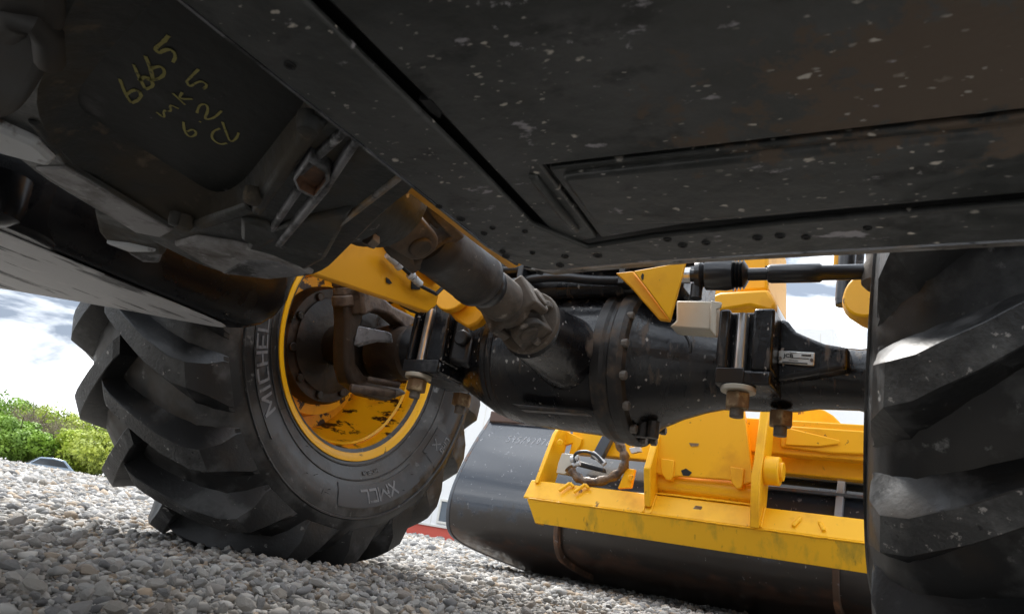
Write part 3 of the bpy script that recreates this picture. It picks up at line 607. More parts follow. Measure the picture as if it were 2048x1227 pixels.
# --- steering knuckles at both axle ends
def knuckle(sx):
    def mx(p): return Vector(p) if sx < 0 else Vector((2*XC-p[0], p[1], p[2]))
    # fork seen edge-on, its lower foot turning in under the axle end
    X0 = -1.43 if sx < 0 else -1.5
    outer = [(668, 575), (660, 592), (664, 640), (662, 700), (663, 735), (672, 765), (705, 790), (748, 800), (790, 785), (770, 770), (735, 762), (700, 748), (684, 725), (681, 680), (697, 645), (700, 610), (706, 580)]
    pts = [mx(at(x, y, X=X0)) for x, y in outer]
    k = MB().prism(pts, (.055 if sx < 0 else -.055, 0, 0)).build('steering_knuckle', M['fork'], T, bevel=.012, seg=3)
    if sx > 0: return k
    wing = [(694, 575), (722, 572), (735, 590), (760, 612), (806, 634), (803, 648), (785, 661), (775, 648), (752, 630), (722, 622), (700, 632)]
    pts = [mx(at(x, y, X=X0+.045)) for x, y in wing]
    MB().prism(pts, (.05 if sx < 0 else -.05, 0, 0)).build('steering_arm', M['hubedge'], k, bevel=.009, seg=3)
    p0 = at(690, 612, X=X0+.03); p1 = at(686, 548, X=X0+.03); d = (p1-p0).normalized()
    mb = MB(); 
    for a, b, r in ((0, .35, .034), (.33, .62, .029), (.6, .95, .031)):
        mb.cyl(mx(p0+(p1-p0)*a), mx(p0+(p1-p0)*b), r, 22)
    mb.build('king_pin', M['hubedge'], k, bevel=.005)
    # swivel housing round the drive joint
    MB().lathe([(0, .06), (.01, .075), (.05, .08), (.08, .072), (.1, .077), (.125, .074), (.135, .05)], mx((-1.43, AY-.01, AXZ+.012)), (1 if sx < 0 else -1, 0, 0), 36).build('swivel_housing', M['fork'], k, smooth=30)
    MB().lathe([(0, .06), (.03, .1), (.07, .12), (.09, .125), (.1, .1)], mx((-1.54, AY, AXZ+.02)), (1 if sx < 0 else -1, 0, 0), 36).build('hub_carrier', M['hub'], k, smooth=30)
    ring = [mx(p) for p in (at(716, 650, X=-1.33), at(775, 662, X=-1.29), at(778, 682, X=-1.29), at(745, 680, X=-1.31), at(706, 690, X=-1.335))]
    MB().prism(ring, (.0 , .02, 0)).build('peeling_collar', M['worn'], k, bevel=.003)
    return k
kL = knuckle(-1); kR = knuckle(1)
MB().lathe([(0, .06), (.03, .1), (.07, .11), (.09, .1), (.1, .07)], (-.02, AY, AXZ+.02), (-1, 0, 0), 36).build('hub_carrier', M['hub'], kR, smooth=30)
tag(kR, 'right steering knuckle beside the nearer tyre')
m = MB()
for a, b, w in (((700, 775), (792, 788), .012), ((735, 758), (800, 770), .009)):
    p, q_ = at(*a, X=-1.37), at(*b, X=-1.3); m.cyl(p, q_, w, 12)
m.build('lower_swivel_bolts', M['hubedge'], kL, bevel=.003)

# --- tie rod behind the axle, right side
ta, tb = at(1378, 551, Y=1.36), at(1752, 543, Y=1.4); d = (tb-ta); n_ = d.normalized(); LL = d.length
tr = MB().lathe([(.0, .013), (.012, .013), (.014, .027), (.024, .03), (.03, .023), (.034, .03), (.075, .032), (.088, .029)], ta, n_, 32).build('tie_rod', M['blacksteel'], T, smooth=35)
bo = [(.084, .025)]
for k in range(4): bo += [(.087+k*.0065, .033-.001*k), (.0905+k*.0065, .024)]
MB().lathe(bo+[(.115, .016)], ta, n_, 28).build('rod_boot', M['boot'], tr, smooth=60)
MB().lathe([(.112, .0125), (.15, .0125), (.152, .0165), (.158, .0185), (.245, .0185), (.25, .015), (LL, .0145)], ta, n_, 20).build('rod', M['blacksteel'], tr, smooth=35)
MB().box(tuple(at(1530, 533, Y=1.385)+Vector((0, -.004, .0))), tuple(at(1612, 538, Y=1.395)+Vector((0, .008, .004)))).build('rod_clamp', M['worn'], tr, bevel=.002)
bl = MB().lathe([(0, .018), (.012, .03), (.04, .033), (.06, .025), (.085, .028), (.1, .015)], at(1757, 580, Y=1.4), Vector((.05, .1, 1)), 20).build('ball_joint', M['yoke'], tr, bevel=.003)
m = MB().cyl((ta-n_*.05), ta+n_*.004, .016, 20).build('rod_stub', M['steel'], tr)
MB().cyl(ta+n_*.018+Vector((0, 0, -.05)), ta+n_*.018+Vector((0, 0, -.02)), .012, 14).build('rod_nipple', M['boot'], tr)
# hanging hydraulic hoses/ram ends seen through the gap
rmh = MB().cyl(at(1700, 440, Y=1.9), at(1688, 600, Y=1.9), .021, 24).build('ram_tube', M['blacksteel'], T)
MB().cyl(at(1688, 598, Y=1.9), at(1688, 611, Y=1.9), .0205, 24).build('ram_collar', M['blacksteel'], rmh, bevel=.002)
MB().cyl(at(1722, 440, Y=2.0), at(1714, 560, Y=2.0), .014, 20).build('ram_tube', M['worn'], T)
MB().cyl(at(1684, 440, Y=1.93), at(1674, 555, Y=1.93), .012, 16).build('ram_tube', M['yellowd'], T)
MB().lathe([(0, .05), (.012, .062), (.05, .066), (.07, .055)], at(1762, 612, Y=1.75), (-.3, -1, .1), 28).build('ram_eye', M['yellow'], T, bevel=.004)

# --- chassis: rails, brackets and a black light-blocking slab above
def px_plate(pts, ext, name, m, parent, bev=.003, **k): return MB().prism([at(x, y, **k) for x, y in pts], ext).build(name, m, parent, bevel=bev)
rail = MB().prism([(-.962, .73, .526), (-.962, .86, .527), (-.962, 1.19, .575), (-.962, 1.215, .60), (-.962, 1.215, .66), (-.962, 1.215, .80), (-.962, .73, .80)], (-.018, 0, 0)).build('chassis_rail', M['yellowd'], T, bevel=.004)
MB().prism([(-.981, .74, .528), (-1.03, .74, .54), (-1.03, 1.17, .592), (-.981, 1.19, .573)], (0, 0, .012)).build('rail_flange', M['yellow'], rail, bevel=.003)
MB().prism([(-.9615, 1.0, .66), (-.94, 1.0, .66), (-.94, 1.19, .64), (-.9615, 1.19, .64)], (0, 0, .12)).build('rail_gusset', M['yellowd'], rail, bevel=.003)
MB().prism([(-.56, .5, .512), (-.56, .85, .517), (-.56, .875, .535), (-.56, .875, .75), (-.56, .5, .75)], (.018, 0, 0)).build('chassis_rail', M['yellowd'], T, bevel=.004)
pipe = [at(x, y, X=-.945) for x, y in ((775, 508), (790, 520), (806, 535), (820, 548), (830, 560), (842, 572), (866, 584), (872, 588), (890, 570))]
MB().tube(pipe, .0042, 8).build('hydraulic_pipe', M['hole'], rail)
MB().tube([at(x, y, X=-.943) for x, y in ((776, 509), (792, 524))], .0085, 12).build('pipe_fitting', M['paleworn'], rail)
MB().tube([at(x, y, X=-.943) for x, y in ((796, 529), (800, 533))], .0095, 12).build('pipe_fitting', M['paleworn'], rail)
MB().tube([at(x, y, X=-.943) for x, y in ((820, 548), (824, 552))], .0095, 12).build('pipe_fitting', M['paleworn'], rail)
MB().tube([at(x, y, X=-.943) for x, y in ((828, 556), (840, 568))], .008, 12).build('pipe_fitting', M['paleworn'], rail)
MB().prism([at(x, y, X=-.9605) for x, y in ((823, 559), (838, 567), (840, 579), (822, 578))], (.001, 0, 0)).build('rail_slot', M['hole'], rail, smooth=0)
MB().prism([at(x, y, X=-.9605) for x, y in ((772, 554), (778, 558), (784, 566), (779, 568), (772, 564))], (.0008, 0, 0)).build('paint_chip', M['hole'], rail, smooth=0)
br = px_plate([(886, 602), (900, 590), (925, 582), (948, 590), (975, 622), (955, 645), (935, 655), (910, 640), (897, 625)], (0, .03, 0), 'mount_bracket', M['yellowd'], T, .006, Y=1.385)
MB().lathe([(0, .05), (.02, .05)], at(912, 590, Y=1.38), (0, -1, .1), 24).build('bracket_boss', M['yellow'], br, bevel=.003)
px_plate([(745, 560), (800, 565), (835, 600), (825, 620), (800, 612), (770, 585)], (0, .05, 0), 'bump_stop', M['boot'], T, .006, Y=1.36)
px_plate([(805, 600), (842, 625), (838, 665), (800, 662), (812, 635)], (0, .03, 0), 'axle_stop', M['yellow'], T, .004, Y=1.62)
gus = px_plate([(1266, 541), (1372, 522), (1340, 641), (1303, 590)], (0, .008, 0), 'gusset_plate', M['yellow'], T, .003, Y=1.24)
px_plate([(1230, 545), (1266, 541), (1303, 590), (1340, 641), (1318, 639), (1285, 602), (1262, 575)], (0, .012, 0), 'gusset_flange', M['yellowd'], gus, .003, Y=1.25)
MB().prism([at(x, y, Y=1.2395) for x, y in ((1285, 546), (1288, 549), (1287, 558), (1284, 560), (1282, 553))], (0, -.0006, 0)).build('gusset_hole', M['hole'], gus, smooth=0)
sb = px_plate([(1352, 600), (1428, 601), (1423, 660), (1350, 655), (1338, 652), (1352, 640)], (.0, .05, 0), 'sensor_bracket', M['zinc'], T, .004, Y=1.30)
px_plate([(1421, 600), (1444, 604), (1442, 615), (1434, 618), (1432, 674), (1419, 657)], (0, .004, 0), 'bracket_lip', M['zinc'], sb, .002, Y=1.292)
# front frame of the machine behind the axle
px_plate([(1400, 600), (1440, 583), (1536, 577), (1553, 606), (1546, 624), (1500, 612), (1420, 625)], (0, .5, 0), 'front_frame', M['yellow'], T, .01, Y=1.98)
px_plate([(1478, 440), (1537, 440), (1536, 580), (1470, 584)], (0, .3, 0), 'boom_post', M['yellow'], T, .01, Y=2.1)
px_plate([(1420, 440), (1480, 440), (1472, 585), (1400, 600)], (0, .4, 0), 'boom_side', M['yellowb'], T, .01, Y=2.2)
px_plate([(1553, 606), (1560, 624), (1568, 668), (1566, 690), (1552, 650)], (0, .2, 0), 'frame_edge', M['white'], T, .004, Y=2.0)
# unseen slab added above transmission and tanks to keep daylight off the belly
MB().box((-1.75, -1.0, .86), (.42, .62, 1.05)).build('underbody_blocker', M['body'], T, bevel=.02)
MB().box((-.30, -.9, .60), (.36, .50, .85)).build('engine_pod', M['body'], T, bevel=.02)

# --- belly guard: edge strips, panels, folded lip
ZB = .42
strip = chaikin([(-.408, -.85, ZB), (-.408, .585, ZB), (-.400, .628, ZB), (-.372, .648, ZB), (-.33, .642, ZB), (-.20, .632, ZB), (.1, .628, ZB), (.42, .625, ZB), (.42, .575, ZB), (.1, .565, ZB), (-.2, .575, ZB), (-.338, .602, ZB), (-.328, .35, ZB), (-.322, -.85, ZB)], 1)
bgd = MB().prism(strip, (0, 0, .006)).build('belly_guard', M['guard'], T, origin=(0, 0, ZB), bevel=.002)
MB().prism([(-.314, -.85, ZB+.004), (-.318, .35, ZB+.004), (-.328, .59, ZB+.004), (-.288, .583, ZB+.004), (-.279, .447, ZB+.004), (.04, .453, ZB+.004), (.42, .463, ZB+.004), (.42, -.85, ZB+.004)], (0, 0, .006)).build('guard_panel', M['guard'], bgd, origin=(0, 0, ZB), bevel=.002)
MB().prism([(-.284, .582, ZB+.0035), (-.275, .4525, ZB+.0035), (.04, .459, ZB+.0035), (.42, .469, ZB+.0035), (.42, .566, ZB+.0035), (.1, .556, ZB+.0035), (-.2, .567, ZB+.0035)], (0, 0, .006)).build('guard_panel', M['guard'], bgd, origin=(0, 0, ZB), bevel=.002)
pb = MB().prism([(-.266, .459, ZB-.003), (-.272, .545, ZB-.003), (-.2, .553, ZB-.003), (.1, .545, ZB-.003), (.42, .555, ZB-.003), (.42, .476, ZB-.003), (.04, .466, ZB-.003)], (0, 0, .012)).build('guard_embossed_panel', M['guard'], bgd, origin=(0, 0, ZB), bevel=.004)
MB().prism([(-.296, .455, ZB-.001), (-.305, .56, ZB-.001), (-.297, .563, ZB-.001), (-.288, .458, ZB-.001)], (0, 0, .008)).build('guard_rib', M['guard'], bgd, origin=(0, 0, ZB), bevel=.003)
MB().prism([at(x, y, Z=ZB+.0035) for x, y in ((838, 200), (862, 200), (884, 225), (880, 236), (862, 226))], (0, 0, .004)).build('guard_slot', M['hole'], bgd, smooth=0)
# near-black sheet behind the panels, its colour standing in for the gaps' shade
MB().box((-.400, -.85, ZB+.016), (.55, .62, ZB+.02)).build('gap_shade_sheet', M['hole'], bgd, smooth=0)
lip = [(-.398, .634, ZB+.001), (-.372, .652, ZB+.001), (-.33, .646, ZB+.001), (-.20, .636, ZB+.001), (.1, .632, ZB+.001), (.42, .629, ZB+.001)]
lm = MB(); bend = ((-.002, -.0012), (.010, .0006), (.019, .006), (.025, .014), (.028, .03))
for i in range(len(lip)-1):
    for (y0, z0), (y1, z1) in zip(bend[:-1], bend[1:]):
        a, b = Vector(lip[i]), Vector(lip[i+1]); lm.add([a+Vector((0, y0, z0)), b+Vector((0, y0, z0)), b+Vector((0, y1, z1)), a+Vector((0, y1, z1))], [(0, 1, 2, 3)])
lm.build('guard_lip', M['rustedge'], bgd, smooth=60)
MB().add([(-.4075, -.85, ZB-.0003), (-.4075, .585, ZB-.0003), (-.414, .588, ZB+.006), (-.414, -.85, ZB+.006)], [(0, 1, 2, 3)]).build('guard_edge', M['worn'], bgd)
ledge = MB().prism([(-.409, -.85, ZB+.001), (-.409, .58, ZB+.001), (-.401, .63, ZB+.001), (-.401, .63, ZB+.03), (-.409, .58, ZB+.03), (-.409, -.85, ZB+.03)], (-.003, 0, 0)).build('guard_lip', M['worn'], bgd)
for x, y, r in ((580, 130, .0045), (922, 437, .0045), (878, 412, .0035), (968, 466, .0035), (1005, 503, .0035), (1012, 512, .0045), (985, 455, .003), (1065, 505, .003), (1130, 512, .004), (1195, 510, .005), (1080, 545, .004), (1120, 530, .0045), (1335, 478, .004), (1365, 490, .0045), (1412, 485, .004), (1515, 475, .0045), (1560, 471, .0045), (1612, 474, .004), (1735, 455, .0035), (1050, 462, .003)):
    p = at(x, y, Z=ZB); MB().lathe([(0, r), (.0012, r*.95), (.0014, r*.6), (.0004, r*.5)], p, (0, 0, -1), 12).build('guard_hole', M['hole'], bgd)

# --- transmission housing
ZT = .46
H_out = [(55, 335), (170, 405), (300, 480), (440, 548), (560, 556), (640, 548), (690, 500), (760, 425), (850, 360), (760, 270), (640, 150), (480, -60), (300, -160), (100, -140), (-60, 20), (-80, 200)]
R_in = [(62, 215), (130, 318), (250, 400), (345, 452), (425, 444), (503, 404), (545, 345), (600, 270), (626, 236), (650, 190), (600, 110), (470, -40), (330, -110), (220, -90), (147, 0), (100, 110)]
F_in = [(140, 205), (215, 255), (290, 300), (355, 342), (430, 390), (478, 372), (525, 315), (570, 255), (606, 212), (620, 165), (580, 95), (480, -20), (400, -60), (335, -40), (290, 20), (200, 120)]
def loop(P, Z): return chaikin([at(x, y, Z=Z) for x, y in P], 2)
lo = loop(H_out, ZT); li = loop(R_in, ZT); lf = loop(F_in, ZT+.028)
ctr = sum(lo, Vector())/len(lo)
lw1 = [p+(p-ctr).normalized()*.018+Vector((0, 0, .03)) for p in lo]; lw2 = [p+Vector((0, 0, .12)) for p in lw1]
n = len(lo)
def bridge(rings): return [(k*n+i, k*n+(i+1) % n, (k+1)*n+(i+1) % n, (k+1)*n+i) for k in range(len(rings)-1) for i in range(n)]
th_ = MB().add(lo+lw1+lw2, bridge([lo, lw1, lw2])).build('transmission_housing', M['case'], T, smooth=50)
inset = [p.lerp(q_, .12)+Vector((0, 0, -.0)) for p, q_ in zip(lo, li)]
MB().add(lo+inset+li, bridge([lo, inset, li])).build('pan_rim', M['case'], th_, smooth=50)
px_plate([(68, 338), (128, 336), (240, 400), (346, 462), (322, 476), (270, 466), (160, 398)], (0, 0, .01), 'lit_machined_strip', M['paleworn2'], th_, .003, Z=ZT-.003)  # paleness stands in for outside light falling on this machined side face
lmid = [p.lerp(q_, .3)+Vector((0, 0, .003)) for p, q_ in zip(li, lf)]
MB().add([p+Vector((0, 0, -.0)) for p in li]+lmid+lf, bridge([li, lmid, lf])).build('pan_wall', M['casedust'], th_, smooth=50)
MB().add(lf, [tuple(range(n))]).build('pan_floor', M['floor'], th_, smooth=0)
# dusty beads and bolt heads round the pan
for x, y, r in ((508, 386, .011), (370, 440, .012), (352, 432, .008), (622, 240, .012)):
    p = at(x, y, Z=ZT); MB().lathe([(-.004, r*1.1), (.006, r), (.012, r*.8), (.013, 0.0005)], p, (0, 0, -1), 16).build('pan_bolt', M['casedust'], th_, smooth=40)
def ridge(a, b, w, h, m, z=ZT, name='casting_rib'):
    p, q_ = at(*a, Z=z), at(*b, Z=z); d = (q_-p).normalized(); s = Vector((-d.y, d.x, 0))*w
    return MB().add([p-s, p+s, q_+s, q_-s]+[v+Vector((0, 0, -h))+(c-v)*.35 for v, c in ((p-s, p), (p+s, p), (q_+s, q_), (q_-s, q_))], [(0, 1, 5, 4), (1, 2, 6, 5), (2, 3, 7, 6), (3, 0, 4, 7), (4, 5, 6, 7)]).build(name, m, th_, bevel=.003, seg=3)
ridge((512, 420), (640, 235), .008, .006, M['casedust'])
ridge((385, 452), (505, 412), .010, .006, M['casedust'])
ridge((66, 240), (128, 322), .006, .004, M['casedust']); ridge((128, 322), (345, 452), .006, .004, M['casedust'])
ridge((560, 480), (655, 365), .006, .010, M['worn']); ridge((655, 365), (718, 268), .005, .010, M['worn'])
ridge((545, 455), (600, 372), .005, .007, M['worn']); ridge((600, 340), (700, 250), .005, .007, M['worn'])
ridge((672, 452), (800, 352), .004, .005, M['rustedge'])
hc = [(592, 360), (618, 324), (650, 345), (652, 362), (628, 392), (600, 378)]
MB().add([at(x, y, Z=ZT-.011) for x, y in hc]+[at(x, y, Z=ZT-.011).lerp(at(620, 358, Z=ZT-.011), -.22) for x, y in hc]+[at(x, y, Z=ZT-.011).lerp(at(620, 358, Z=ZT-.011), -.3)+Vector((0, 0, .011)) for x, y in hc]+[at(x, y, Z=ZT-.011)+Vector((0, 0, .02)) for x, y in hc],
    [(a*6+i, a*6+(i+1) % 6, b*6+(i+1) % 6, b*6+i) for a, b in ((0, 1), (1, 2)) for i in range(6)]).build('pocket_rim', M['worn'], th_, bevel=.002)
MB().add([at(x, y, Z=ZT-.011) for x, y in hc]+[at(x, y, Z=ZT-.011)+Vector((0, 0, .0095)) for x, y in hc], [(i, (i+1) % 6, 6+(i+1) % 6, 6+i) for i in range(6)]+[tuple(range(6, 12))]).build('pocket', M['rustrib'], th_, smooth=0)
# front casing step and lower left lugs
px_plate([(505, 470), (600, 440), (705, 420), (650, 520), (600, 548), (470, 540)], (0, 0, .03), 'front_casing', M['case'], th_, .006, Z=ZT-.006)
px_plate([(440, 548), (490, 520), (560, 525), (610, 553), (540, 560)], (0, 0, .03), 'casing_foot', M['worn'], th_, .005, Z=ZT-.009)
px_plate([(480, 440), (540, 455), (556, 480), (520, 500), (480, 480)], (0, 0, .02), 'cast_boss', M['case'], th_, .006, Z=ZT-.008)
lug1 = px_plate([(185, 425), (195, 465), (215, 490), (275, 515), (330, 512), (322, 480), (272, 440), (215, 425)], (0, 0, .05), 'mounting_lug', M['casedust'], th_, .008, Z=ZT+.01)
px_plate([(210, 487), (255, 492), (312, 505), (260, 505)], (0, 0, .01), 'lug_face', M['paleworn'], th_, .003, Z=ZT+.004)
px_plate([(255, 507), (300, 510), (328, 500), (318, 527), (285, 525)], (0, 0, .03), 'lug_face', M['worn'], th_, .004, Z=ZT+.012)
# pale scraped bar and filter bowl at far left
px_plate([(-60, 235), (0, 262), (70, 293), (108, 325), (96, 335), (0, 310), (-60, 290)], (0, 0, .02), 'scraped_bar', M['paleworn'], th_, .005, Z=ZT-.012)
px_plate([(345, 490), (392, 478), (470, 490), (545, 510), (600, 533), (628, 550), (455, 551), (398, 524)], (0, 0, .02), 'scuffed_foot', M['paleworn2'], th_, .005, Z=ZT-.007)
MB().lathe([(0, .05), (.04, .05), (.06, .046), (.07, .03), (.073, .005)], at(-14, 348, Z=ZT+.05), (0, .1, -1), 32).build('filter_bowl', M['tank'], T, smooth=40)
# dark castings and pipes in the upper left corner
cb = MB().prism(chaikin([at(x, y, Z=ZT-.012) for x, y in ((-200, -200), (60, -200), (110, -40), (130, 60), (70, 190), (20, 250), (-100, 250))], 2), (0, 0, .08)).build('side_casting', M['body'], T, bevel=.012, seg=3)
MB().tube([at(x, y, Z=ZT-.01) for x, y in ((10, 60), (35, 38), (70, 40), (95, 70), (100, 120))], .012, 12).build('casting_pipe', M['body'], cb)
# painted hand writing on the pan floor
S = 2.9214
def stroke(P, w=.0022):
    q_ = [at(x/S, y/S, Z=ZT+.0275) for x, y in P]; q_ = chaikin(q_, 2, False) if len(q_) > 2 else q_
    m = MB(); v = []; f = []
    for i, p in enumerate(q_):
        d = (q_[min(i+1, len(q_)-1)]-q_[max(i-1, 0)]).normalized(); s = Vector((-d.y, d.x, 0))*w*(.8+.4*random.random()); v += [p-s, p+s, p+s+Vector((0, 0, -.0002)), p-s+Vector((0, 0, -.0002))]
    for i in range(len(q_)-1): f += [(i*4+j, i*4+(j+1) % 4, (i+1)*4+(j+1) % 4, (i+1)*4+j) for j in range(4)]
    m.add(v, f+[(0, 1, 2, 3), tuple(len(v)-4+j for j in (3, 2, 1, 0))]); return m
wr = [[(700, 462), (735, 555), (768, 602)], [(735, 555), (790, 518), (830, 548), (810, 585), (768, 602)], [(782, 378), (812, 450), (850, 520)], [(812, 470), (860, 440), (905, 500), (850, 522)],
      [(850, 328), (880, 400), (895, 465)], [(880, 400), (945, 383), (968, 430), (920, 468), (850, 465)], [(985, 208), (962, 238), (932, 262), (905, 285)], [(905, 285), (928, 314), (965, 290), (1002, 288), (1030, 325), (1010, 364)],
      [(915, 655), (965, 695), (952, 640), (1005, 655), (988, 608), (1045, 635)], [(1010, 545), (1082, 612)], [(1065, 540), (1042, 578), (1125, 578)], [(1160, 405), (1132, 432), (1090, 476)], [(1090, 476), (1108, 510), (1150, 480), (1185, 474), (1214, 498), (1188, 520)],
      [(1072, 712), (1078, 770), (1112, 805), (1152, 782), (1130, 752), (1095, 768)], [(1162, 708), (1176, 714)], [(1150, 660), (1165, 612), (1205, 606), (1218, 640), (1196, 690), (1206, 698), (1250, 690), (1295, 648)],
      [(1285, 750), (1242, 768), (1236, 810), (1285, 845), (1325, 835)], [(1300, 712), (1322, 775), (1345, 832), (1380, 812), (1395, 775)]]
for w in wr: stroke(w, .0017 if w[0][0] < 1000 and w[0][1] < 620 else .0012).build('painted_stroke', M['chalk'], th_, smooth=0)

# --- fuel tank on the left, front edge cut back to clear the wheel
tk = chaikin([(-1.16, -.7, .45), (-1.165, .45, .45), (-1.178, .52, .45), (-1.178, .86, .45), (-1.20, .93, .45), (-1.26, .905, .45), (-1.40, .80, .45), (-1.62, .68, .45), (-1.88, .55, .45), (-1.9, .3, .45), (-1.9, -.7, .45)], 2)
rings = []
for dz, sh, ins in ((0, 0, 0), (.006, .018, -.006), (.022, .045, -.012), (.05, .072, -.014), (.09, .09, -.014), (.4, .095, -.014)):
    rings.append([Vector((p.x-ins*(1 if p.x > -1.3 else 0), p.y+sh*max(0, min(1, (p.y-.55)/.25)), .45+dz)) for p in tk])
n = len(tk)
tank = MB().add(sum(rings, []), bridge(rings)+[tuple(range(n)), tuple(range(6*n-1, 5*n-1, -1))]).build('fuel_tank', M['tank'], T, smooth=50)
MB().prism([(-1.158, -.69, .447), (-1.158, .5, .447), (-1.172, .54, .447), (-1.30, .62, .447), (-1.60, .60, .447), (-1.85, .4, .447), (-1.85, -.69, .447)], (0, 0, .3)).build('tank_guard', M['tank'], tank, bevel=.01, seg=3)
MB().prism(chaikin([(-1.184, -.68, .4445), (-1.194, .52, .4445), (-1.196, .87, .4445), (-1.215, .908, .4445), (-1.26, .89, .4445), (-1.40, .785, .4445), (-1.62, .65, .4445), (-1.85, .53, .4445), (-1.85, -.68, .4445)], 1), (0, 0, .002)).build('tank_belly', M['belly'], tank)  # thin sheet carrying the painted gravel reflection and the scuffs

# --- tool carriage at the end of the boom
BX0, BX1 = -1.645, .12
cg = MB().prism([(BX0, 3.005, .432), (BX0, 2.952, .350), (BX0, 2.957, .344), (BX0, 3.05, .36), (BX0, 3.06, .43)], (BX1-BX0, 0, 0)).build('tool_carriage', M['yellowb'], T, bevel=.004)
MB().prism([(BX0+.02, 2.953, .343), (BX0+.06, 2.985, .248), (BX1-.06, 2.985, .248), (BX1-.02, 2.953, .343)], (0, .012, .002)).build('carriage_skirt', M['yellowm'], cg, bevel=.003)
MB().prism([(BX0+.018, 2.955, .342), (BX0+.062, 2.987, .246), (BX0+.062, 3.05, .246), (BX0+.018, 3.05, .35)], (.012, 0, 0)).build('carriage_end', M['yellowb'], cg, bevel=.003)
# left side plate
MB().prism([(-1.60, 2.985, .42), (-1.60, 3.09, .66), (-1.60, 3.13, .705), (-1.60, 3.24, .705), (-1.60, 3.21, .60), (-1.60, 3.15, .43)], (-.02, 0, 0)).build('carriage_side', M['yellowb'], cg, bevel=.003)
MB().prism([at(x, y, Y=3.2) for x, y in ((1125, 858), (1163, 876), (1160, 890), (1146, 912), (1138, 905), (1145, 885), (1130, 890))], (0, .02, 0)).build('carriage_hook', M['yellowb'], cg, bevel=.003)
MB().cyl(at(1120, 884, Y=3.06), at(1120, 884, Y=3.1), .014, 16).build('carriage_boss', M['yellowb'], cg, bevel=.003)
MB().box((-1.58, 3.22, .60), (BX1, 3.3, .72)).build('carriage_crossbeam', M['yellowb'], cg, bevel=.006)
# ribs
MB().prism([(-1.085, 2.955, .375), (-1.085, 2.93, .44), (-1.085, 2.90, .52), (-1.085, 2.99, .70), (-1.085, 3.2, .72), (-1.085, 3.1, .44)], (.028, 0, 0)).build('carriage_rib', M['yellowb'], cg, bevel=.004)
rr = MB().prism([(-.66, 2.93, .345), (-.66, 2.90, .53), (-.66, 2.93, .60), (-.66, 2.99, .83), (-.66, 3.13, .83), (-.66, 3.09, .68), (-.66, 3.06, .55), (-.66, 3.04, .40)], (.034, 0, 0)).build('carriage_rib', M['yellowb'], cg, bevel=.005)
pc = Vector((-.626, 2.985, .57))
MB().cyl(pc, pc+Vector((.055, 0, 0)), .055, 32).build('pivot_boss', M['yellowb'], rr, bevel=.004)
MB().cyl(pc+Vector((.05, 0, 0)), pc+Vector((.068, 0, 0)), .036, 28).build('pivot_pin', M['yellow'], rr, bevel=.003)
pt = at(1552, 848, X=-.625); MB().lathe([(0, .022), (.0015, .02)], pt, (1, .0, 0), 20).build('rib_hole', M['yellowd'], rr)
def bead(P, r_=.0045, n_=30):
    P = [Vector(p) for p in P]; Q = [P[0].lerp(P[-1], i/n_) for i in range(n_+1)]
    return MB().tube([q_+Vector((0, 0, rng.normal(0, .0006))) for q_ in Q], [r_*(1+.22*math.sin(i*2.4)) for i in range(n_+1)], 6).build('weld_bead', M['yellowb'], cg, smooth=60)
for x in (-1.087, -1.055, -.662, -.624): bead([(x, 2.952, .352), (x, 3.0, .43)])
bead([(-1.06, 3.002, .437), (-.66, 3.002, .437)], .004, 50); bead([(BX0+.03, 2.951, .346), (BX1-.03, 2.951, .346)], .003, 160)
# boom head between the ribs
hd = MB().prism([at(x, y, Y=2.98) for x, y in ((1298, 868), (1300, 850), (1345, 835), (1420, 790), (1484, 790), (1508, 962), (1480, 970), (1470, 960), (1450, 958), (1355, 951), (1340, 955), (1312, 945))], (0, .03, 0)).build('boom_head', M['yellow'], T, bevel=.004)
for cx, cy in ((1336, 945), (1476, 962)):
    MB().prism([at(cx+x, cy+y, Y=2.97) for x, y in ((-16, -30), (-14, 0), (-4, 14), (6, 14), (10, 4), (12, -26))], (0, .05, 0)).build('head_hook', M['yellow'], hd, bevel=.004)
MB().prism([at(x, y, Y=2.978) for x, y in ((1378, 885), (1398, 886), (1396, 891), (1382, 892))], (0, -.001, 0)).build('paint_chip', M['rustnut'], hd, smooth=0)
MB().prism([at(x, y, Y=2.978) for x, y in ((1362, 940), (1372, 936), (1384, 944), (1378, 951), (1366, 950))], (0, -.001, 0)).build('paint_chip', M['hole'], hd, smooth=0)
MB().cyl((-1.06, 3.06, .485), (-.66, 3.06, .485), .05, 32).build('cross_tube', M['yellowb'], cg)
MB().prism([(-1.05, 3.005, .434), (-.66, 3.005, .434), (-.66, 3.10, .47), (-1.05, 3.10, .47)], (0, 0, .004)).build('carriage_floor', M['yellowb'], cg)
MB().prism([at(x, y, Y=2.985) for x, y in ((1392, 1010), (1405, 1012), (1400, 1026), (1383, 1020))], (0, -.006, 0)).build('scraped_tab', M['rustnut'], cg, bevel=.002)
MB().prism([at(x, y, Y=3.03) for x, y in ((1398, 962), (1420, 960), (1412, 1020), (1388, 1012))], (0, .01, 0)).build('floor_strap', M['yellow'], cg, bevel=.003)
for (x, y, dx) in ((1600, 1035, -14), (1640, 1045, 8)):
    p = at(x, y, Y=2.985); q_ = at(x+dx, y+16, Y=2.96)
    MB().cyl(p, q_, .008, 6).build('weld_peg', M['yellowb'], cg, bevel=.002); MB().cyl(p+Vector((0, 0, .006)), p+Vector((0, 0, -.022)), .008, 6).build('weld_peg', M['yellowb'], cg, bevel=.002)
for (x, y) in ((1140, 965), (1170, 968)):
    p = at(x, y, Y=2.985); MB().cyl(p, at(x-22, y+16, Y=2.96), .008, 6).build('weld_peg', M['yellowb'], cg, bevel=.002); MB().cyl(p, p+Vector((.02, 0, -.015)), .008, 6).build('weld_peg', M['yellowb'], cg, bevel=.002)
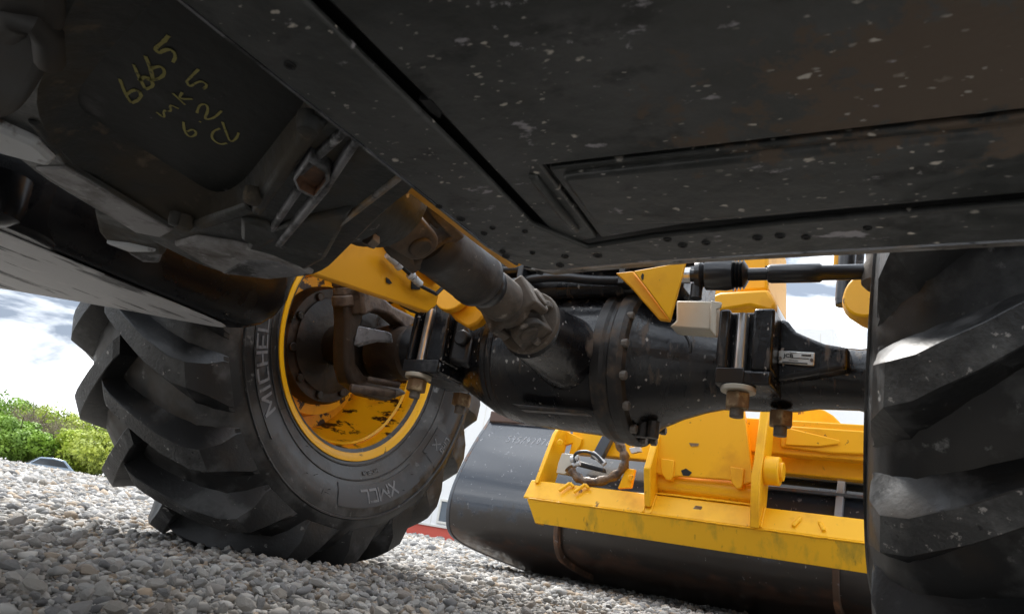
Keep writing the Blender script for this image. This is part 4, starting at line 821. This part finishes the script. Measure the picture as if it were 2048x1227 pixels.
# right arm with pressed rib
ar = MB().prism([at(x, y, Y=3.1) for x, y in ((1560, 850), (1600, 852), (1745, 862), (1745, 908), (1660, 905), (1560, 893))], (0, .16, 0)).build('carriage_arm', M['yellow'], cg, bevel=.006)
MB().prism([at(x, y, Y=3.098) for x, y in ((1575, 855), (1680, 880), (1678, 888), (1640, 893), (1570, 890))], (0, -.008, 0)).build('arm_rib', M['yellow'], cg, bevel=.004)
MB().prism(chaikin([at(x, y, Y=3.3) for x, y in ((1560, 870), (1565, 812), (1640, 814), (1675, 835), (1695, 870))], 1), (0, .1, 0)).build('arm_cover', M['yellowb'], cg, bevel=.006)
MB().box((-1.0, 3.12, .66), (-.1, 3.2, .80)).build('carriage_beam', M['yellow'], cg, bevel=.006)
# hoses and locking ram in the left bay
hs = chaikin([at(x, y, Y=3.02) for x, y in ((1212, 850), (1235, 880), (1248, 905), (1252, 928), (1232, 952), (1195, 964), (1165, 962), (1145, 945), (1138, 935))], 2, False)
rad = [.019+.004*math.sin(i*1.9) for i in range(len(hs))]
ho = MB().tube(hs, rad, 14).build('wrapped_hose', M['hose'], cg, smooth=60)
lr = MB().prism([at(x, y, Y=3.06) for x, y in ((1148, 918), (1205, 934), (1208, 944), (1150, 930))], (0, .04, 0)).build('locking_ram', M['blacksteel'], cg, bevel=.006)
MB().prism([at(x, y, Y=3.05) for x, y in ((1124, 905), (1148, 908), (1148, 925), (1130, 948), (1112, 945), (1116, 925))], (0, .05, 0)).build('ram_bracket', M['zinc'], cg, bevel=.003)
for a, b, r in (((1142, 918), (1158, 916), .016), ((1185, 905), (1210, 928), .012), ((1145, 930), (1160, 925), .012)):
    MB().cyl(at(*a, Y=3.03), at(*b, Y=3.03), r, 14).build('hose_coupling', M['paleworn'], cg, bevel=.002)
MB().tube(chaikin([at(x, y, Y=3.02) for x, y in ((1150, 925), (1148, 905), (1170, 901), (1192, 908), (1205, 925))], 2, False), .007, 8).build('ram_hose', M['boot'], cg)
MB().tube(chaikin([at(x, y, Y=3.02) for x, y in ((1262, 892), (1268, 876), (1280, 876), (1280, 890), (1270, 893))], 2, False), .003, 6).build('cable_loop', M['white'], cg)
MB().prism([at(x, y, Y=3.02) for x, y in ((1258, 895), (1280, 892), (1282, 902), (1262, 906))], (0, .02, 0)).build('cable_clip', M['paleworn'], cg, bevel=.002)
MB().prism([at(x, y, Y=3.02) for x, y in ((1252, 935), (1270, 938), (1262, 975), (1235, 976))], (0, .02, 0)).build('bay_web', M['yellowb'], cg, bevel=.003)
MB().cyl(at(1262, 955, Y=3.0), at(1262, 955, Y=3.03), .014, 18).build('grease_boss', M['yellowb'], cg, bevel=.003)
MB().prism([at(x, y, Y=3.18) for x, y in ((1205, 868), (1225, 872), (1200, 920), (1180, 915))], (0, .04, 0)).build('bucket_lock_arm', M['bucketin'], cg, bevel=.004)

# ------------------------------------------------------------------ the bucket
WX0, WX1 = -2.25, .30
KB = 1.145
bk = empty('loader_bucket', ((WX0+WX1)/2, 3.3, 0), 'dark blue-grey loader bucket with rust-worn belly on the yellow carriage', 'bucket')
prof = [(3.06, .685), (2.985, .585), (2.915, .465), (2.868, .36), (2.852, .27), (2.868, .19), (2.905, .145), (2.985, .115), (3.15, .088), (3.45, .05), (3.72, .02)]
prof = [(y*KB, CH+(z-CH)*KB) for y, z in prof]
pv = [Vector((0, y, z)) for y, z in prof]; pp = chaikin(pv, 2, False)
def shell(P, x0, x1, t, off=0):
    """a bent sheet: profile in the Y Z plane, thickness towards the inside"""
    n_ = []
    for i, p in enumerate(P):
        d = (P[min(i+1, len(P)-1)]-P[max(i-1, 0)]).normalized(); n_.append(Vector((0, d.z, -d.y)))
    # inside lies towards +Y
    n_ = [v if v.dot(Vector((0, 3.85, .52))-p) > 0 else -v for v, p in zip(n_, P)]
    A_ = [p-v*off for p, v in zip(P, n_)]; B_ = [p+v*t for p, v in zip(P, n_)]
    m = MB(); k = len(P); xs_ = [x0, x1]
    v = [Vector((x, p.y, p.z)) for x in xs_ for p in A_+B_]; K = 2*k; f = []
    for i in range(k-1):
        f += [(i, i+1, K+i+1, K+i), (k+i, K+k+i, K+k+i+1, k+i+1), (i, k+i, k+i+1, i+1), (K+i, K+i+1, K+k+i+1, K+k+i)]
    f += [(0, K, K+k, k), (k-1, 2*k-1, K+2*k-1, K+k-1)]
    return m.add(v, f)
shell(pp, WX0+.012, WX1-.012, .014).build('bucket_back', M['bucket'], bk, smooth=30, origin=(-.975, 3.5, 0))
sp = [(p.y, p.z) for p in pp]+[(4.22, .06), (4.02, .45), (3.78, .80), (3.63, .85), (3.55, .84)]
for x in (WX0-.008, WX1-.012): MB().prism([(x, y-.004, z-.003) for y, z in sp], (.02, 0, 0)).build('bucket_side', M['bucketin'], bk, bevel=.003)
MB().box((WX0+.013, 3.49, .77), (WX1-.013, 3.62, .832)).build('top_rail', M['bucket'], bk, bevel=.008)
MB().prism([(WX0+.013, 3.51, .832), (WX0+.013, 3.63, .872), (WX0+.013, 3.63, .832)], (WX1-WX0-.026, 0, 0)).build('top_rail_cap', M['bucket'], bk, bevel=.003)
MB().box((WX0+.013, 4.24, -.004), (WX1-.013, 4.42, .02)).build('cutting_edge', M['rustrib'], bk, bevel=.004)
low = [p for p in pp if p.z < .37 and p.y < 3.8]; up = [p for p in pp if p.z > .28]
for x in (-1.61, -.40, -.12):
    shell(low, x-.012, x+.012, .002, .028).build('wear_rib', M['rustrib'], bk, bevel=.003)
for x in (-.40, -.13): shell(up, x-.014, x+.014, .002, .04).build('back_rib', M['greyrib'], bk, bevel=.003)
MB().box((-.9, 3.36, .60), (WX1-.02, 3.41, .64)).build('back_channel', M['bucketin'], bk, bevel=.004)
MB().box((-.9, 3.31, .54), (WX1-.02, 3.36, .555)).build('back_channel', M['bucketin'], bk, bevel=.003)
# marker number on the back sheet
a0, a1_ = Vector((0, *prof[1])), Vector((0, *prof[0])); sl = (a1_-a0).normalized(); nb = Vector((0, -sl.z, sl.y))
GL = {'5': [[(.9, 1), (.2, 1), (.15, .55), (.7, .6), (.85, .3), (.5, 0), (.1, .08)]], '4': [[(.3, 1), (.1, .45), (.9, .45)], [(.7, .8), (.6, 0)]], '/': [[(.8, 1.1), (.1, -.1)]], '7': [[(.05, .95), (.9, 1), (.35, 0)]], '0': [[(.5, 1), (.1, .5), (.45, 0), (.9, .5), (.55, 1)]], '6': [[(.8, 1), (.2, .5), (.3, 0), (.8, .15), (.7, .5), (.25, .4)]]}
bx = -2.065; bh = .046
for i, ch in enumerate('545/47076'):
    for P in GL[ch]:
        q_ = [Vector((bx+(i+.72*u)*.03, 0, 0))+a0+sl*(.005+bh*v_+.003*math.sin(i*2.3))+nb*.001 for u, v_ in P]; q_ = chaikin(q_, 2, False)
        MB().tube(q_, .001, 5).build('marker_stroke', M['whitemark'], bk, smooth=0)

# ------------------------------------------------------------------ site building behind
BY = 15.0; b0 = at(760, 1058, Y=BY); 
bd = empty('site_building', (-9, BY, 0), 'white clad site building with red plinth between tyre and bucket', 'building')
MB().box((-16, BY, .27), (-2, BY+6, 5.2)).build('wall', M['white'], bd)
MB().box((-15.96, BY+.02, -.05), (-2.04, BY+5.9, .268)).build('plinth', M['red'], bd)
MB().box((-16.01, BY-.02, .272), (-1.99, BY-.001, .31)).build('drip_trim', M['frame'], bd)
for z in (1.75, 1.55): MB().box((-16, BY-.03, z), (-2, BY-.001, z+.03)).build('cladding_joint', M['frame'], bd)
for k in range(28):
    x = -15.75+k*.5; MB().box((x, BY-.006, .32), (x+.012, BY-.001, 5.1)).build('cladding_seam', M['frame'], bd, smooth=0)
def window(x0, x1, z0, z1):
    w = MB(); t = .05
    w.box((x0, BY-.04, z0), (x1, BY-.002, z0+t)).box((x0, BY-.04, z1-t), (x1, BY-.002, z1)).box((x0, BY-.04, z0+t), (x0+t, BY-.002, z1-t)).box((x1-t, BY-.04, z0+t), (x1, BY-.002, z1-t)).box(((x0+x1)/2-t/2, BY-.04, z0+t), ((x0+x1)/2+t/2, BY-.002, z1-t))
    o = w.build('window', M['frame'], bd, bevel=.004)
    MB().box((x0+t, BY-.012, z0+t), ((x0+x1)/2-t/2, BY-.008, z1-t)).build('pane', M['glass'], o, smooth=0)
    MB().box(((x0+x1)/2+t/2, BY-.012, z0+t), (x1-t, BY-.008, z1-t)).build('pane', M['blind'], o, smooth=0)
p = at(872, 1052, Y=BY); window(p.x, p.x+.62, .36, .92)
p = at(845, 1042, Y=BY); rl = MB()
for k in range(4): rl.cyl((p.x+k*.035, BY-.2, .3), (p.x+k*.035, BY-.2, .5), .006, 6)
rl.build('railing', M['body'], bd)
v, f = text_mesh('L', .16, .002); p = at(900, 992, Y=BY-.01)
MB().add([p+Vector((q_.x, 0, q_.y)) for q_ in v], f).build('wall_letter', M['body'], bd, smooth=0)

# ------------------------------------------------------------------ trees along the yard's edge
def ground_dir(px): 
    d = CR*((px-W/2)/FPX)+CU*((H/2-(913+.176*px))/FPX)+CF; d.z = 0; return d.normalized()
def tree(px, dist, ht, wd, leaf, label, dens=1.0, bare=False, seed=1):
    rs = np.random.default_rng(seed); d = ground_dir(px); b = Vector((d.x*dist, d.y*dist, 0))
    wd *= 1.25
    t = empty('tree', tuple(b), label, 'tree', 'trees along the edge of the yard')
    tm = MB(); tm.tube([b, b+Vector((.05, .1, ht*.35)), b+Vector((.12, -.05, ht*.7)), b+Vector((.1, 0, ht*.9))], [.16, .12, .07, .02], 8)
    for k in range(14 if not bare else 40):
        z = ht*rs.uniform(.2, .75); a = rs.uniform(0, 6.28); l = wd*rs.uniform(.5, .95); p0 = b+Vector((.06, .03, z))
        p1 = p0+Vector((math.cos(a)*l*.5, math.sin(a)*l*.5, l*.3)); p2 = p0+Vector((math.cos(a)*l, math.sin(a)*l, l*rs.uniform(.3, .75)))
        tm.tube([p0, p1, p2], [.05, .03, .012], 5)
        if bare:
            for j in range(6):
                q0 = p0.lerp(p2, rs.uniform(.3, 1)); tm.tube([q0, q0+Vector(rs.normal(0, .3, 3))+Vector((0, 0, .25)), q0+Vector(rs.normal(0, .5, 3))+Vector((0, 0, .5))], [.018, .012, .005], 4)
    tm.build('trunk', M['twig'] if bare else M['bark'], t)
    # leaf clumps spread through an uneven crown
    nc = int(78*dens); V = []; F = []
    for k in range(nc):
        u = rs.normal(size=3); u /= np.linalg.norm(u); rr_ = rs.uniform(.25, 1)**.6
        c = np.array([u[0]*wd*rr_, u[1]*wd*rr_, ht*.54+u[2]*ht*.46*rr_]); c[2] = max(c[2], .25)
        cr = rs.uniform(.25, .7)*wd*.5; nl = int(170*(.5 if bare else 1))
        for j in range(nl):
            w = rs.normal(size=3); w /= np.linalg.norm(w); p = c+w*cr*rs.uniform(.4, 1)**.5*np.array([1, 1, .75])
            a = rs.normal(size=3); a /= np.linalg.norm(a); e = np.cross(a, w); e /= np.linalg.norm(e)+1e-6; sz = rs.uniform(.06, .13)
            i0 = len(V); V += [p-a*sz, p+e*sz*.55, p+a*sz, p-e*sz*.55]; F.append((i0, i0+1, i0+2, i0+3))
    MB().add([b+Vector(tuple(x)) for x in V], F).build('crown', M[leaf], t, smooth=0)
    return t
tree(-40, 62, 4.20, 3.0, 'leaf1', 'tallest dark green tree cut by the left edge of the picture', 1.2, seed=1)
tree(28, 66, 4.12, 2.6, 'leaf3', 'mid green tree behind the bare brown tree at left', 1.1, seed=2)
tree(45, 57, 3.28, 1.7, 'twig', 'bare brownish tree with thin twigs among green trees', .35, True, 3)
tree(98, 60, 3.78, 2.5, 'leaf0', 'bright yellow-green tree above the parked car', 1.1, seed=4)
tree(150, 58, 3.28, 2.4, 'leaf2', 'lime green tree touching the sky left of the tyre lugs', 1.1, seed=5)
tree(95, 52, 2.10, 1.3, 'twig', 'low bare brown scrub tree right of the parked car', .4, True, 6)
tree(185, 50, 2.69, 2.1, 'leaf0', 'low bushy bright green tree nearest the big tyre', 1.3, seed=7)
tree(232, 47, 2.35, 2.0, 'leaf2', 'smallest lime bush tree half hidden behind the tyre tread', 1.3, seed=8)
tree(20, 50, 2.18, 1.5, 'leaf1', 'low dark green bush tree left of the parked car', 1.2, seed=9)

# ------------------------------------------------------------------ parked car beyond the gravel rise
d = ground_dir(92); cpos = d*45; rt = Vector((d.y, -d.x, 0)).normalized()
car = empty('parked_car', (cpos.x, cpos.y, 0), 'grey-blue parked car, only its roof showing above the gravel', 'car')
def cp(u, w, z): return cpos+rt*u+d*w+Vector((0, 0, z-.86))
bodyp = [(-1.35, .3), (-1.38, .72), (-1.2, .88), (-.75, .95), (-.35, 1.33), (.2, 1.4), (.75, 1.36), (1.2, 1.0), (1.36, .9), (1.38, .35), (1.1, .25), (-1.1, .25)]
MB().prism([cp(u, -.8, z) for u, z in bodyp], d*1.6).build('body', M['carpaint'], car, bevel=.06, seg=3)
gp = [(-.66, .98), (-.33, 1.27), (.2, 1.33), (.7, 1.29), (1.0, 1.02)]
for w in (-.815, .80): MB().prism([cp(u, w, z) for u, z in gp], d*.012).build('side_window', M['carglass'], car, bevel=.004)
MB().prism([cp(-.82, -.62, .94), cp(-.82, .62, .94), cp(-.42, .58, 1.30), cp(-.42, -.58, 1.30)], -rt*.03).build('windscreen', M['carglass'], car)
for u in (-.85, .85):
    for w in (-.82, .68): MB().lathe([(0, .3), (.14, .3)], cp(u, w, .31), d, 24).build('wheel', M['boot'], car, bevel=.02)
